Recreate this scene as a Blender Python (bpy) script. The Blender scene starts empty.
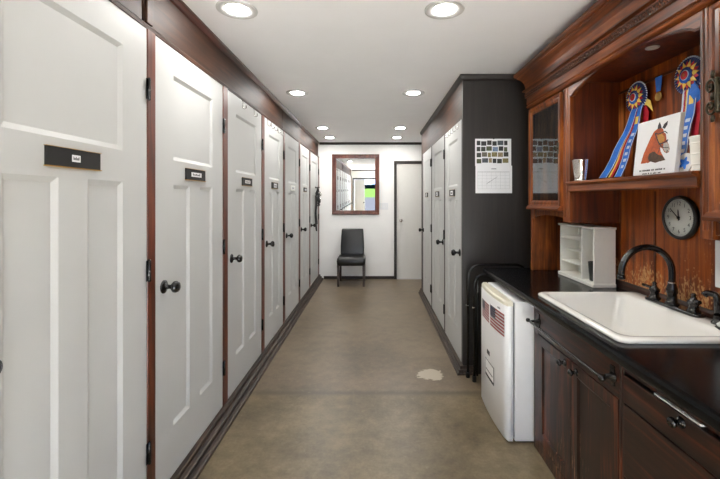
import bpy, bmesh, math, random
from mathutils import Vector, Matrix
random.seed(7)
SC = bpy.context.scene
COL = SC.collection
PI = math.pi
H, CH = 1.41, 2.41          # eye height, ceiling height
XL, XR = -0.97, 1.47        # locker door plane, right wall
YE, YB = 6.80, -3.0         # end wall, back wall

# ------------------------------------------------------------------ materials
def lin(c):
    c = c / 255.0
    return c / 12.92 if c <= 0.04045 else ((c + 0.055) / 1.055) ** 2.4
def rgb(r, g, b): return (lin(r), lin(g), lin(b), 1.0)

def base_mat(name):
    m = bpy.data.materials.new(name); m.use_nodes = True
    nt = m.node_tree; b = nt.nodes['Principled BSDF']
    return m, nt, b
def N(nt, t, **kw):
    n = nt.nodes.new(t)
    for k, v in kw.items(): setattr(n, k, v)
    return n
def coords(nt, scale=(1, 1, 1)):
    g = N(nt, 'ShaderNodeNewGeometry'); mp = N(nt, 'ShaderNodeMapping')
    mp.inputs['Scale'].default_value = scale
    nt.links.new(g.outputs['Position'], mp.inputs['Vector'])
    return mp.outputs['Vector'], g
def noise(nt, vec, scale, detail=4, rough=0.55, dist=0.0):
    n = N(nt, 'ShaderNodeTexNoise')
    n.inputs['Scale'].default_value = scale; n.inputs['Detail'].default_value = detail
    n.inputs['Roughness'].default_value = rough; n.inputs['Distortion'].default_value = dist
    nt.links.new(vec, n.inputs['Vector']); return n.outputs['Fac']
def ramp(nt, fac, stops):
    r = N(nt, 'ShaderNodeValToRGB'); e = r.color_ramp.elements
    while len(e) < len(stops): e.new(0.5)
    for i, (p, c) in enumerate(stops): e[i].position = p; e[i].color = c
    nt.links.new(fac, r.inputs['Fac']); return r.outputs['Color']
def mix(nt, fac, a, b):
    m = N(nt, 'ShaderNodeMix', data_type='RGBA')
    for sock, v in ((m.inputs[0], fac), (m.inputs[6], a), (m.inputs[7], b)):
        if hasattr(v, 'links'): nt.links.new(v, sock)
        else: sock.default_value = v
    return m.outputs[2]
def math_n(nt, op, a, b=0.0):
    m = N(nt, 'ShaderNodeMath', operation=op)
    for i, v in enumerate((a, b)):
        if hasattr(v, 'links'): nt.links.new(v, m.inputs[i])
        else: m.inputs[i].default_value = v
    return m.outputs[0]
def bump(nt, b, fac, strength, dist=0.002):
    n = N(nt, 'ShaderNodeBump'); n.inputs['Strength'].default_value = strength
    n.inputs['Distance'].default_value = dist
    nt.links.new(fac, n.inputs['Height']); nt.links.new(n.outputs['Normal'], b.inputs['Normal'])

def plain(name, c, rough=0.5, metal=0.0, vary=0.05, coat=0.0, scale=18):
    m, nt, b = base_mat(name)
    v, _ = coords(nt); f = noise(nt, v, scale)
    lo = tuple(x * (1 - vary) for x in c[:3]) + (1,); hi = tuple(min(1, x * (1 + vary)) for x in c[:3]) + (1,)
    nt.links.new(ramp(nt, f, [(0.3, lo), (0.7, hi)]), b.inputs['Base Color'])
    b.inputs['Roughness'].default_value = rough; b.inputs['Metallic'].default_value = metal
    b.inputs['Coat Weight'].default_value = coat; b.inputs['Coat Roughness'].default_value = 0.15
    return m
def wood(name, dark, mid, light, axis='z', rough=0.35, coat=0.3, scale=1.0, wear=None, wth=0.545, wst=(1, 1, 0.4), wsc=120, spec=0.5):
    m, nt, b = base_mat(name)
    s = {'z': (14, 14, 0.8), 'y': (14, 0.8, 14), 'x': (0.8, 14, 14)}[axis]
    v, g = coords(nt, tuple(k * scale for k in s))
    f = noise(nt, v, 2.2, 6, 0.6, 0.6)
    v2, _ = coords(nt, (2.2, 2.2, 2.2)); f2 = noise(nt, v2, 1.5, 3)
    mm = math_n(nt, 'ADD', math_n(nt, 'MULTIPLY', f, 0.7), math_n(nt, 'MULTIPLY', f2, 0.3))
    c = ramp(nt, mm, [(0.38, dark), (0.52, mid), (0.68, light)])
    if wear:
        z0, z1, col = wear
        sx = N(nt, 'ShaderNodeSeparateXYZ'); nt.links.new(g.outputs['Position'], sx.inputs[0])
        mr = N(nt, 'ShaderNodeMapRange'); mr.inputs[1].default_value = z0; mr.inputs[2].default_value = z1
        mr.inputs[3].default_value = 0.075; mr.inputs[4].default_value = -0.16; nt.links.new(sx.outputs[2], mr.inputs[0])
        v3, _ = coords(nt, wst); f3 = noise(nt, v3, wsc, 4, 0.65)
        v4, _ = coords(nt, (1, 1, 1)); f4 = noise(nt, v4, 7, 2, 0.5)
        w = math_n(nt, 'ADD', math_n(nt, 'ADD', f3, mr.outputs[0]), math_n(nt, 'MULTIPLY', math_n(nt, 'SUBTRACT', f4, 0.5), 0.35))
        wm = ramp(nt, w, [(wth, (0, 0, 0, 1)), (wth + .06, (1, 1, 1, 1))])
        c = mix(nt, wm, c, col)
    nt.links.new(c, b.inputs['Base Color'])
    b.inputs['Roughness'].default_value = rough; b.inputs['Specular IOR Level'].default_value = spec
    b.inputs['Coat Weight'].default_value = coat; b.inputs['Coat Roughness'].default_value = 0.2
    bump(nt, b, f, 0.25, 0.001)
    return m

M = {}
M['door_white'] = plain('door_white', rgb(188, 189, 187), 0.5, vary=0.012, scale=6)
M['end_door_white'] = plain('end_door_white', rgb(214, 212, 206), 0.5, vary=0.012)
M['wall_white'] = plain('wall_white', rgb(240, 239, 236), 0.6, vary=0.015, scale=5)
M['ceiling'] = plain('ceiling_paint', rgb(247, 247, 247), 0.8, vary=0.012, scale=4)
M['post_wood'] = wood('post_wood', rgb(60, 25, 10), rgb(92, 39, 16), rgb(118, 56, 28), 'z', 0.42, 0.08)
M['frieze_wood'] = wood('frieze_wood', rgb(40, 23, 14), rgb(60, 36, 22), rgb(80, 50, 33), 'y', 0.58, 0.0, spec=0.35)
M['crown_red'] = wood('crown_red', rgb(52, 26, 20), rgb(80, 40, 28), rgb(104, 58, 42), 'y', 0.35, 0.3)
M['sill_wood'] = wood('sill_wood', rgb(26, 19, 14), rgb(52, 39, 30), rgb(92, 73, 58), 'y', 0.5, 0.0, 2.4)
M['closet_dark'] = wood('closet_dark', rgb(30, 26, 23), rgb(36, 31, 27), rgb(43, 37, 33), 'z', 0.5, 0.0)
M['dark_trim'] = plain('dark_trim', rgb(40, 32, 27), 0.5, vary=0.15)
M['black_hw'] = plain('black_hardware', rgb(18, 17, 16), 0.25, 0.3, 0.2, coat=0.3)
M['bronze'] = plain('dark_bronze', rgb(20, 18, 18), 0.16, 0.2, 0.2, coat=0.7)
M['brass'] = plain('brass', rgb(176, 140, 78), 0.4, 0.6)
M['chrome'] = plain('chrome', rgb(200, 198, 194), 0.16, 1.0)
M['silver'] = plain('silver', rgb(225, 220, 212), 0.14, 1.0)
M['plate_black'] = plain('plate_black', rgb(18, 17, 16), 0.6, 0.0, 0.2)
M['paper'] = plain('paper_white', rgb(226, 227, 228), 0.6, vary=0.01)
M['ink'] = plain('ink', rgb(48, 48, 50), 0.6)
M['ink_grey'] = plain('ink_grey', rgb(150, 152, 156), 0.6)
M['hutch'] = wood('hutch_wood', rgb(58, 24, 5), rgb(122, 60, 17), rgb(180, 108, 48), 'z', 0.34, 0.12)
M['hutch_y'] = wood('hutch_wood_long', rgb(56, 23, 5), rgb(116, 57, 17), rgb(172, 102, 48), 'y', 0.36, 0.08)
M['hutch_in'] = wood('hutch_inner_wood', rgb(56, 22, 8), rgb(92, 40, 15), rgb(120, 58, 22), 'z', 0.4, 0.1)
M['backsplash'] = wood('worn_backsplash_wood', rgb(84, 34, 4), rgb(146, 68, 12), rgb(190, 106, 34), 'z', 0.42, 0.06,
                       wear=(0.93, 1.20, rgb(196, 150, 98)))
M['carve'] = wood('carved_wood', rgb(40, 20, 13), rgb(72, 38, 24), rgb(110, 66, 42), 'y', 0.4, 0.2, 3)
M['base_wood'] = wood('dark_cabinet_wood', rgb(18, 10, 7), rgb(44, 23, 15), rgb(126, 62, 34), 'z', 0.38, 0.12, wear=(0.0, 0.9, rgb(170, 130, 100)), wth=0.67, wst=(1, 1, 0.05), wsc=150)
M['base_wood_y'] = wood('dark_cabinet_wood_long', rgb(20, 11, 8), rgb(46, 25, 16), rgb(104, 50, 28), 'y', 0.38, 0.12)
M['fridge'] = plain('fridge_white', rgb(244, 244, 244), 0.3, vary=0.008, coat=0.2)
M['fridge_cap'] = plain('fridge_cream', rgb(220, 215, 196), 0.4)
M['gasket'] = plain('gasket_grey', rgb(120, 122, 124), 0.6)
M['porcelain'] = plain('porcelain', rgb(240, 239, 234), 0.12, vary=0.005, coat=0.6)
M['unit_white'] = plain('unit_white', rgb(238, 237, 230), 0.5, vary=0.02)
M['ring_grey'] = plain('trim_ring_grey', rgb(205, 204, 202), 0.6, vary=0.01)
M['leather'] = plain('black_leather', rgb(9, 9, 10), 0.34, vary=0.1, scale=60)
M['chair_leg'] = plain('chair_leg_dark', rgb(58, 46, 42), 0.35)
M['mirror_wood'] = wood('mirror_frame_wood', rgb(60, 28, 20), rgb(92, 46, 34), rgb(124, 70, 52), 'z', 0.35, 0.4)
M['clock_black'] = plain('clock_black', rgb(24, 24, 24), 0.28, coat=0.4)
M['clock_face'] = plain('clock_face', rgb(228, 230, 224), 0.6, vary=0.01)
M['blue'] = plain('ribbon_blue', rgb(48, 120, 220), 0.4, vary=0.12, scale=40)
M['navy'] = plain('ribbon_navy', rgb(42, 62, 124), 0.45, vary=0.12, scale=40)
M['red'] = plain('ribbon_red', rgb(196, 30, 50), 0.42, vary=0.1, scale=40)
M['gold'] = plain('ribbon_gold', rgb(252, 214, 100), 0.42, vary=0.08, scale=40)
M['ribbon_white'] = plain('ribbon_white', rgb(214, 224, 238), 0.45)
M['flag_red'] = plain('flag_red', rgb(150, 26, 38), 0.45)
M['flag_blue'] = plain('flag_blue', rgb(30, 28, 62), 0.45)
M['flag_white'] = plain('flag_white', rgb(206, 203, 200), 0.45)
M['horse_a'] = plain('paint_chestnut', rgb(160, 72, 30), 0.6, vary=0.25, scale=70)
M['horse_b'] = plain('paint_rust', rgb(176, 78, 26), 0.6, vary=0.2, scale=70)
M['horse_c'] = plain('paint_umber', rgb(70, 48, 30), 0.6, vary=0.3, scale=90)
M['horse_d'] = plain('paint_ochre', rgb(178, 124, 48), 0.6, vary=0.2, scale=90)
M['horse_e'] = plain('paint_grey', rgb(172, 166, 160), 0.6, vary=0.2, scale=90)
M['horse_k'] = plain('paint_black', rgb(46, 42, 48), 0.6)
M['verdigris'] = plain('verdigris_bronze', rgb(58, 52, 38), 0.42, 0.6, 0.4, scale=90)
M['cup_dark'] = plain('smoked_cup', rgb(74, 76, 72), 0.2, 0.3)
M['rubber'] = plain('rubber_black', rgb(20, 20, 20), 0.7)

def counter_mat():
    m, nt, b = base_mat('black_counter')
    v, _ = coords(nt); f = noise(nt, v, 9, 6, 0.65); f2 = noise(nt, v, 160, 2)
    nt.links.new(ramp(nt, f, [(0.35, rgb(9, 10, 11)), (0.7, rgb(18, 20, 22))]), b.inputs['Base Color'])
    b.inputs['Specular IOR Level'].default_value = 0.22
    nt.links.new(ramp(nt, f2, [(0.3, (0.13,) * 3 + (1,)), (0.7, (0.22,) * 3 + (1,))]), b.inputs['Roughness'])
    return m
M['counter'] = counter_mat()

def floor_mat():
    m, nt, b = base_mat('polished_concrete')
    v, g = coords(nt)
    sx = N(nt, 'ShaderNodeSeparateXYZ'); nt.links.new(g.outputs['Position'], sx.inputs[0])
    f1 = noise(nt, v, 1.6, 6, 0.62, 0.3); f2 = noise(nt, v, 11, 5, 0.65); f3 = noise(nt, v, 60, 3, 0.6)
    mm = math_n(nt, 'ADD', math_n(nt, 'ADD', math_n(nt, 'MULTIPLY', f1, 0.5), math_n(nt, 'MULTIPLY', f2, 0.33)), math_n(nt, 'MULTIPLY', f3, 0.17))
    near = ramp(nt, mm, [(0.38, rgb(80, 68, 48)), (0.5, rgb(109, 96, 72)), (0.62, rgb(132, 119, 93))])
    far = ramp(nt, mm, [(0.36, rgb(84, 72, 56)), (0.5, rgb(112, 98, 79)), (0.64, rgb(130, 116, 96))])
    # two pours of concrete meeting at a joint across the passage
    yy = math_n(nt, 'ADD', sx.outputs[1], math_n(nt, 'MULTIPLY', math_n(nt, 'SUBTRACT', f2, 0.5), 0.10))
    c = mix(nt, ramp(nt, math_n(nt, 'SUBTRACT', yy, 2.3), [(0.45, (0, 0, 0, 1)), (0.53, (1, 1, 1, 1))]), near, far)
    y2 = math_n(nt, 'ADD', sx.outputs[1], math_n(nt, 'MULTIPLY', math_n(nt, 'SUBTRACT', f2, 0.5), 0.05))
    d = math_n(nt, 'ABSOLUTE', math_n(nt, 'SUBTRACT', y2, 2.80))
    c = mix(nt, ramp(nt, d, [(0.007, (0.75,) * 3 + (1,)), (0.045, (0, 0, 0, 1))]), c, rgb(76, 65, 52))
    # stains
    st = noise(nt, v, 2.7, 4, 0.6)
    c = mix(nt, ramp(nt, st, [(0.50, (0, 0, 0, 1)), (0.78, (0.40,) * 3 + (1,))]), c, rgb(76, 65, 50))
    # pale chipped patch
    dx = math_n(nt, 'SUBTRACT', sx.outputs[0], 0.45); dy = math_n(nt, 'SUBTRACT', sx.outputs[1], 3.10)
    rr = math_n(nt, 'SQRT', math_n(nt, 'ADD', math_n(nt, 'MULTIPLY', dx, dx), math_n(nt, 'MULTIPLY', dy, dy)))
    rr = math_n(nt, 'ADD', rr, math_n(nt, 'MULTIPLY', math_n(nt, 'SUBTRACT', f2, 0.5), 0.17))
    pm = ramp(nt, rr, [(0.094, (1, 1, 1, 1)), (0.103, (0, 0, 0, 1))])
    sp = noise(nt, v, 38, 2, 0.5)
    c = mix(nt, ramp(nt, sp, [(0.74, (0, 0, 0, 1)), (0.80, (0.4,) * 3 + (1,))]), c, rgb(70, 60, 47))
    c = mix(nt, ramp(nt, noise(nt, v, 24, 3, 0.6), [(0.58, (0, 0, 0, 1)), (0.78, (0.35,) * 3 + (1,))]), c, rgb(142, 130, 106))
    c = mix(nt, pm, c, rgb(176, 166, 148))
    nt.links.new(c, b.inputs['Base Color'])
    nt.links.new(ramp(nt, mm, [(0.3, (0.30,) * 3 + (1,)), (0.7, (0.44,) * 3 + (1,))]), b.inputs['Roughness'])
    b.inputs['Specular IOR Level'].default_value = 0.5
    bump(nt, b, f2, 0.08, 0.002)
    return m
M['floor'] = floor_mat()

def grass_mat():
    m, nt, b = base_mat('lawn'); v, _ = coords(nt); f = noise(nt, v, 3, 6)
    nt.links.new(ramp(nt, f, [(0.3, rgb(34, 50, 20)), (0.7, rgb(50, 66, 30))]), b.inputs['Base Color'])
    b.inputs['Roughness'].default_value = 0.9; return m
M['grass'] = grass_mat()
M['apron'] = plain('bounce_apron', rgb(205, 203, 203), 0.9, vary=0.1, scale=3)  # kept pale as a sun reflector for the ceiling
M['paving'] = plain('asphalt', rgb(40, 40, 43), 0.9, vary=0.1, scale=3)
M['trees'] = plain('distant_trees', rgb(18, 26, 22), 0.9, vary=0.4, scale=0.8)

for k_ in ('paving', 'apron', 'grass', 'trees'): M[k_].node_tree.nodes['Principled BSDF'].inputs['Specular IOR Level'].default_value = 0.0
def emit_mat(name, c, s):
    m, nt, b = base_mat(name)
    b.inputs['Base Color'].default_value = (0.9, 0.9, 0.9, 1)
    b.inputs['Emission Color'].default_value = c; b.inputs['Emission Strength'].default_value = s
    return m
LAMP = 114.0
M['lamp'] = emit_mat('lamp_lens', (1.0, 0.975, 0.94, 1), LAMP)
M['puck_lens'] = plain('puck_lens', rgb(190, 188, 182), 0.35)
def mirror_mat():
    m, nt, b = base_mat('mirror_glass'); b.inputs['Base Color'].default_value = (0.93, 0.95, 0.94, 1)
    b.inputs['Metallic'].default_value = 1; b.inputs['Roughness'].default_value = 0.01; return m
M['mirror'] = mirror_mat()
def glass_mat():
    m, nt, b = base_mat('shade_tinted_glass'); b.inputs['Transmission Weight'].default_value = 1
    b.inputs['Roughness'].default_value = 0.0; b.inputs['IOR'].default_value = 1.8
    b.inputs['Base Color'].default_value = (0.62, 0.62, 0.60, 1); return m  # grey tint stands in for the shade inside the cabinet
M['glass'] = glass_mat()

# ------------------------------------------------------------------ mesh builder
OFF = {}
class MB:
    def __init__(s): s.v = []; s.f = []; s.mi = []; s.sm = []
    def add(s, vs, fs, mi=0, smooth=False):
        k = len(s.v); s.v += [tuple(p) for p in vs]
        for f in fs: s.f.append([i + k for i in f]); s.mi.append(mi); s.sm.append(smooth)
        return s
    def box(s, x0, x1, y0, y1, z0, z1, mi=0):
        if x0 > x1: x0, x1 = x1, x0
        if y0 > y1: y0, y1 = y1, y0
        if z0 > z1: z0, z1 = z1, z0
        vs = [(x0, y0, z0), (x1, y0, z0), (x1, y1, z0), (x0, y1, z0), (x0, y0, z1), (x1, y0, z1), (x1, y1, z1), (x0, y1, z1)]
        return s.add(vs, [(0, 3, 2, 1), (4, 5, 6, 7), (0, 1, 5, 4), (1, 2, 6, 5), (2, 3, 7, 6), (3, 0, 4, 7)], mi)
    def hexa(s, b4, t4, mi=0):
        return s.add(list(b4) + list(t4), [(0, 3, 2, 1), (4, 5, 6, 7), (0, 1, 5, 4), (1, 2, 6, 5), (2, 3, 7, 6), (3, 0, 4, 7)], mi)
    def loft(s, loops, mi=0, smooth=True, caps=(True, True), closed=True):
        n = len(loops[0]); vs = [p for l in loops for p in l]; fs = []
        for i in range(len(loops) - 1):
            for j in range(n if closed else n - 1):
                a = i * n + j; b = i * n + (j + 1) % n
                fs.append((a, b, b + n, a + n))
        s.add(vs, fs, mi, smooth)
        k = len(s.v) - len(vs)
        if caps[0]: s.f.append([k + j for j in range(n)][::-1]); s.mi.append(mi); s.sm.append(False)
        if caps[1]: s.f.append([k + (len(loops) - 1) * n + j for j in range(n)]); s.mi.append(mi); s.sm.append(False)
        return s
    def lathe(s, o, axis, prof, n=24, mi=0, smooth=True, caps=(True, True)):
        """prof: list of (radius, distance along axis)"""
        o = Vector(o); a = Vector(axis).normalized()
        u = a.orthogonal().normalized(); w = a.cross(u)
        loops = []
        for r, d in prof:
            loops.append([o + a * d + (u * math.cos(2 * PI * j / n) + w * math.sin(2 * PI * j / n)) * max(r, 1e-5) for j in range(n)])
        return s.loft(loops, mi, smooth, caps)
    def tube(s, pts, r, n=10, mi=0, caps=(True, True)):
        pts = [Vector(p) for p in pts]; loops = []
        t = (pts[1] - pts[0]).normalized(); u = t.orthogonal().normalized()
        for i, p in enumerate(pts):
            if i == 0: tt = pts[1] - pts[0]
            elif i == len(pts) - 1: tt = pts[-1] - pts[-2]
            else: tt = (pts[i + 1] - pts[i]).normalized() + (pts[i] - pts[i - 1]).normalized()
            tt.normalize(); u = (u - tt * u.dot(tt)).normalized(); w = tt.cross(u)
            rr = r[i] if isinstance(r, (list, tuple)) else r
            loops.append([p + (u * math.cos(2 * PI * j / n) + w * math.sin(2 * PI * j / n)) * rr for j in range(n)])
        return s.loft(loops, mi, True, caps)
    def ball(s, c, r, mi=0, n=14, sq=(1, 1, 1)):
        c = Vector(c); loops = []
        for i in range(1, n // 2):
            th = PI * i / (n // 2)
            loops.append([c + Vector((r * math.sin(th) * math.cos(2 * PI * j / n) * sq[0], r * math.sin(th) * math.sin(2 * PI * j / n) * sq[1], r * math.cos(th) * sq[2])) for j in range(n)])
        return s.loft(loops, mi, True)
    def prism(s, poly, axis, a, b, mi=0, smooth=False):
        """poly in the two other axes in order (x,y,z minus axis)"""
        def P(p, t):
            if axis == 'x': return (t, p[0], p[1])
            if axis == 'y': return (p[0], t, p[1])
            return (p[0], p[1], t)
        n = len(poly)
        vs = [P(p, a) for p in poly] + [P(p, b) for p in poly]
        fs = [(i, (i + 1) % n, (i + 1) % n + n, i + n) for i in range(n)]
        s.add(vs, fs, mi, smooth)
        k = len(s.v) - 2 * n
        s.f.append([k + i for i in range(n)][::-1]); s.mi.append(mi); s.sm.append(False)
        s.f.append([k + n + i for i in range(n)]); s.mi.append(mi); s.sm.append(False)
        return s
    def build(s, name, mat, parent=None, loc=None, bevel=0.0, seg=2, weld=False, recalc=True):
        off = Vector(OFF[parent]) if parent is not None else Vector(loc or (0, 0, 0))
        me = bpy.data.meshes.new(name)
        me.from_pydata([tuple(Vector(p) - off) for p in s.v], [], s.f)
        mats = mat if isinstance(mat, (list, tuple)) else [mat]
        for m in mats: me.materials.append(M[m])
        for p, mi, sm in zip(me.polygons, s.mi, s.sm): p.material_index = mi; p.use_smooth = sm
        bm = bmesh.new(); bm.from_mesh(me)
        if weld: bmesh.ops.remove_doubles(bm, verts=bm.verts, dist=1e-5)
        if recalc: bmesh.ops.recalc_face_normals(bm, faces=bm.faces)
        bm.to_mesh(me); bm.free(); me.update()
        o = bpy.data.objects.new(name, me); COL.objects.link(o)
        if parent is not None: o.parent = parent
        else: o.location = off
        OFF[o] = tuple(off)
        if bevel:
            md = o.modifiers.new('edge', 'BEVEL'); md.width = bevel; md.segments = seg; md.limit_method = 'ANGLE'
            md.angle_limit = math.radians(40); md.harden_normals = False
        return o
def thing(name, label, cat, loc, group=None):
    o = bpy.data.objects.new(name, None); COL.objects.link(o); o.location = loc
    o.empty_display_size = 0.05
    o['label'] = label; o['category'] = cat
    if group: o['group'] = group
    OFF[o] = tuple(loc); return o
def tag(o, label, cat, group=None):
    o['label'] = label; o['category'] = cat
    if group: o['group'] = group
    return o
def struct(name, mb, mat, **kw):
    o = mb.build(name, mat, **kw); o['kind'] = 'structure'; return o
def arc_path(pts, rad, n=6):
    """round the inner corners of a polyline"""
    pts = [Vector(p) for p in pts]; out = [pts[0]]
    for i in range(1, len(pts) - 1):
        a, b, c = pts[i - 1], pts[i], pts[i + 1]
        d1 = (a - b).normalized(); d2 = (c - b).normalized()
        r = min(rad, (a - b).length * 0.49, (c - b).length * 0.49)
        p0 = b + d1 * r; p2 = b + d2 * r
        for k in range(n + 1):
            t = k / n; out.append(p0 * (1 - t) ** 2 + b * 2 * t * (1 - t) + p2 * t * t)
    out.append(pts[-1]); return out

def text_mesh(body, size, align='CENTER'):
    cu = bpy.data.curves.new('t', 'FONT'); cu.body = body; cu.size = size; cu.align_x = align; cu.align_y = 'CENTER'
    o = bpy.data.objects.new('t', cu); COL.objects.link(o)
    dg = bpy.context.evaluated_depsgraph_get(); dg.update()
    me = bpy.data.meshes.new_from_object(o.evaluated_get(dg))
    vs = [tuple(v.co) for v in me.vertices]; fs = [list(p.vertices) for p in me.polygons]
    bpy.data.objects.remove(o); bpy.data.curves.remove(cu); bpy.data.meshes.remove(me)
    return vs, fs

# ------------------------------------------------------------------ the room
struct('floor', MB().box(-1.12, 1.6, YB - 0.12, YE + 0.12, -0.12, 0.0), 'floor')
struct('ceiling', MB().box(-1.12, 1.6, YB - 0.12, YE + 0.12, CH, CH + 0.1), 'ceiling')
struct('wall_left', MB().box(-1.12, XL - 0.04, YB, YE, 0, CH), 'closet_dark')
WY_A, WY_B, WZ_A, WZ_B = -2.75, -0.9, 0.95, 2.1      # unseen side window, added to bring daylight onto the left doors
struct('wall_right', MB().box(XR, 1.6, YB, WY_A, 0, CH).box(XR, 1.6, WY_B, YE, 0, CH).box(XR, 1.6, WY_A, WY_B, 0, WZ_A).box(XR, 1.6, WY_A, WY_B, WZ_B, CH), 'wall_white')
wf = MB()
for a, b in ((WY_A, WY_A + .05), ((WY_A + WY_B) / 2 - .025, (WY_A + WY_B) / 2 + .025), (WY_B - .05, WY_B)): wf.box(XR + .04, XR + .09, a, b, WZ_A, WZ_B)
wf.box(XR + .04, XR + .09, WY_A, WY_B, WZ_A, WZ_A + .05).box(XR + .04, XR + .09, WY_A, WY_B, WZ_B - .05, WZ_B)
struct('added_window_1', wf, 'door_white', bevel=0.003)
struct('wall_end', MB().box(-1.12, 1.6, YE, YE + 0.12, 0, CH), 'wall_white')
# back wall with a doorway out to the yard, widened to admit more daylight
DX0, DX1, DZ = -0.86, 1.36, 2.0
struct('wall_back', MB().box(-1.12, DX0, YB - 0.12, YB, 0, CH).box(DX1, 1.6, YB - 0.12, YB, 0, CH).box(DX0, DX1, YB - 0.12, YB, DZ, CH), 'wall_white')
n_trim = [0]
def trim(mb, mat, **kw):
    n_trim[0] += 1
    return struct('trim_%d' % n_trim[0], mb, mat, **kw)
trim(MB().box(DX0 - 0.06, DX1 + 0.06, YB, YB + 0.02, DZ, DZ + 0.06).box(DX0 - 0.06, DX0, YB, YB + 0.02, 0, DZ).box(DX1, DX1 + 0.06, YB, YB + 0.02, 0, DZ), 'dark_trim')
trim(MB().box(XL + 0.03, XR, YB, YB + 0.025, CH - 0.045, CH), 'dark_trim')
# a closed white leaf in the doorway, the other half stands open
d2 = struct('door_2', MB().box(DX0 + 0.005, -0.40, YB - 0.09, YB - 0.05, 0.01, DZ - 0.005), 'door_white', bevel=0.003)
MB().lathe((-0.44, YB - 0.05, 1.0), (0, 1, 0), [(0.028, 0), (0.028, 0.006), (0.012, 0.01), (0.012, 0.035), (0.026, 0.045), (0.026, 0.06), (0.01, 0.066)]).build('knob', 'black_hw', d2)

# outdoors; beyond the apron, seen only in the mirror
struct('ground_bounce_apron', MB().box(-30, 30, -7, YB - 0.12, -0.2, -0.02), 'apron')  # unseen strip by the doorway, added pale to bounce sunlight indoors
struct('ground_paving', MB().add([(-60, -7, -0.02), (60, -7, -0.02), (60, -40, 0.43), (-60, -40, 0.43), (-60, -7, -0.3), (60, -7, -0.3), (60, -40, -0.3), (-60, -40, -0.3)],
       [(0, 1, 2, 3), (4, 7, 6, 5), (0, 4, 5, 1), (1, 5, 6, 2), (2, 6, 7, 3), (3, 7, 4, 0)]), 'paving')
struct('ground_lawn', MB().add([(-90, -40, 0.43), (90, -40, 0.43), (90, -120, 1.75), (-90, -120, 1.75), (-90, -40, -0.3), (90, -40, -0.3), (90, -120, -0.3), (-90, -120, -0.3)],
       [(0, 1, 2, 3), (4, 7, 6, 5), (0, 4, 5, 1), (1, 5, 6, 2), (2, 6, 7, 3), (3, 7, 4, 0)]), 'grass')
hed = MB()
for k in range(44):
    hed.ball((-60 + k * 2.8 + random.uniform(-.8, .8), -118 + random.uniform(-2, 2), 2.0 + random.uniform(-.3, .3)), random.uniform(1.0, 1.9), n=10, sq=(1.5, 1, .8))
o = hed.build('distant_hedge', 'trees'); o['kind'] = 'stuff'; tag(o, 'distant line of dark green trees reflected in the mirror', 'trees')

# ------------------------------------------------------------------ left locker row
POSTS = [(-2.50, -2.42), (-1.68, -1.60), (-0.86, -0.78), (-0.02, 0.05), (0.77, 0.842),
         (1.645, 1.704), (2.469, 2.548), (3.32, 3.403), (4.105, 4.195), (4.965, 5.055), (5.77, 5.855), (6.68, 6.80)]
ZD0, ZD1 = 0.078, 2.14
trim(MB().box(XL - 0.04, XL + 0.006, YB + 0.03, POSTS[0][1], ZD0, ZD1), 'post_wood', bevel=0.003)
for a, b in POSTS[1:]:
    trim(MB().box(XL - 0.04, XL + 0.004, a, b, ZD0, ZD1), 'post_wood', bevel=0.003)
# frieze boards with joints, lower ledge and crown
fz = MB()
for a, b in ((YB + 0.03, 1.640), (1.652, 4.145), (4.157, YE)):
    fz.box(XL - 0.04, XL - 0.018, a, b, ZD1, CH)
trim(fz, 'frieze_wood', bevel=0.002)
trim(MB().box(XL - 0.018, XL - 0.004, 1.655, 1.70, ZD1 + 0.03, CH - 0.03), 'frieze_wood', bevel=0.003)
trim(MB().prism([(XL - 0.018, ZD1 - 0.005), (XL + 0.004, ZD1 - 0.003), (XL + 0.006, ZD1 + 0.012), (XL - 0.006, ZD1 + 0.024), (XL - 0.018, ZD1 + 0.03)], 'y', YB + 0.03, YE), 'frieze_wood')
trim(MB().prism([(XL - 0.018, CH), (XL - 0.018, CH - 0.04), (XL - 0.008, CH - 0.036), (XL + 0.0, CH - 0.018), (XL + 0.004, CH - 0.014), (XL + 0.004, CH)], 'y', YB + 0.03, YE), 'crown_red')
struct('baseboard_left', MB().prism([(XL - 0.04, 0), (XL - 0.04, ZD0), (XL + 0.020, ZD0), (XL + 0.026, ZD0 - 0.006), (XL + 0.026, 0.060), (XL + 0.021, 0.056), (XL + 0.021, 0.050), (XL + 0.042, 0.047), (XL + 0.050, 0.042), (XL + 0.050, 0.030), (XL + 0.045, 0.026), (XL + 0.045, 0.021), (XL + 0.068, 0.019), (XL + 0.078, 0.013), (XL + 0.08, 0.0)], 'y', YB + 0.03, YE), 'sill_wood')
struct('baseboard_end', MB().box(XL + 0.085, 0.352, YE - 0.014, YE, 0, 0.05), 'dark_trim', bevel=0.002)
trim(MB().box(XL + 0.006, 1.46, YE - 0.016, YE, CH - 0.042, CH), 'dark_trim', bevel=0.002)

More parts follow.
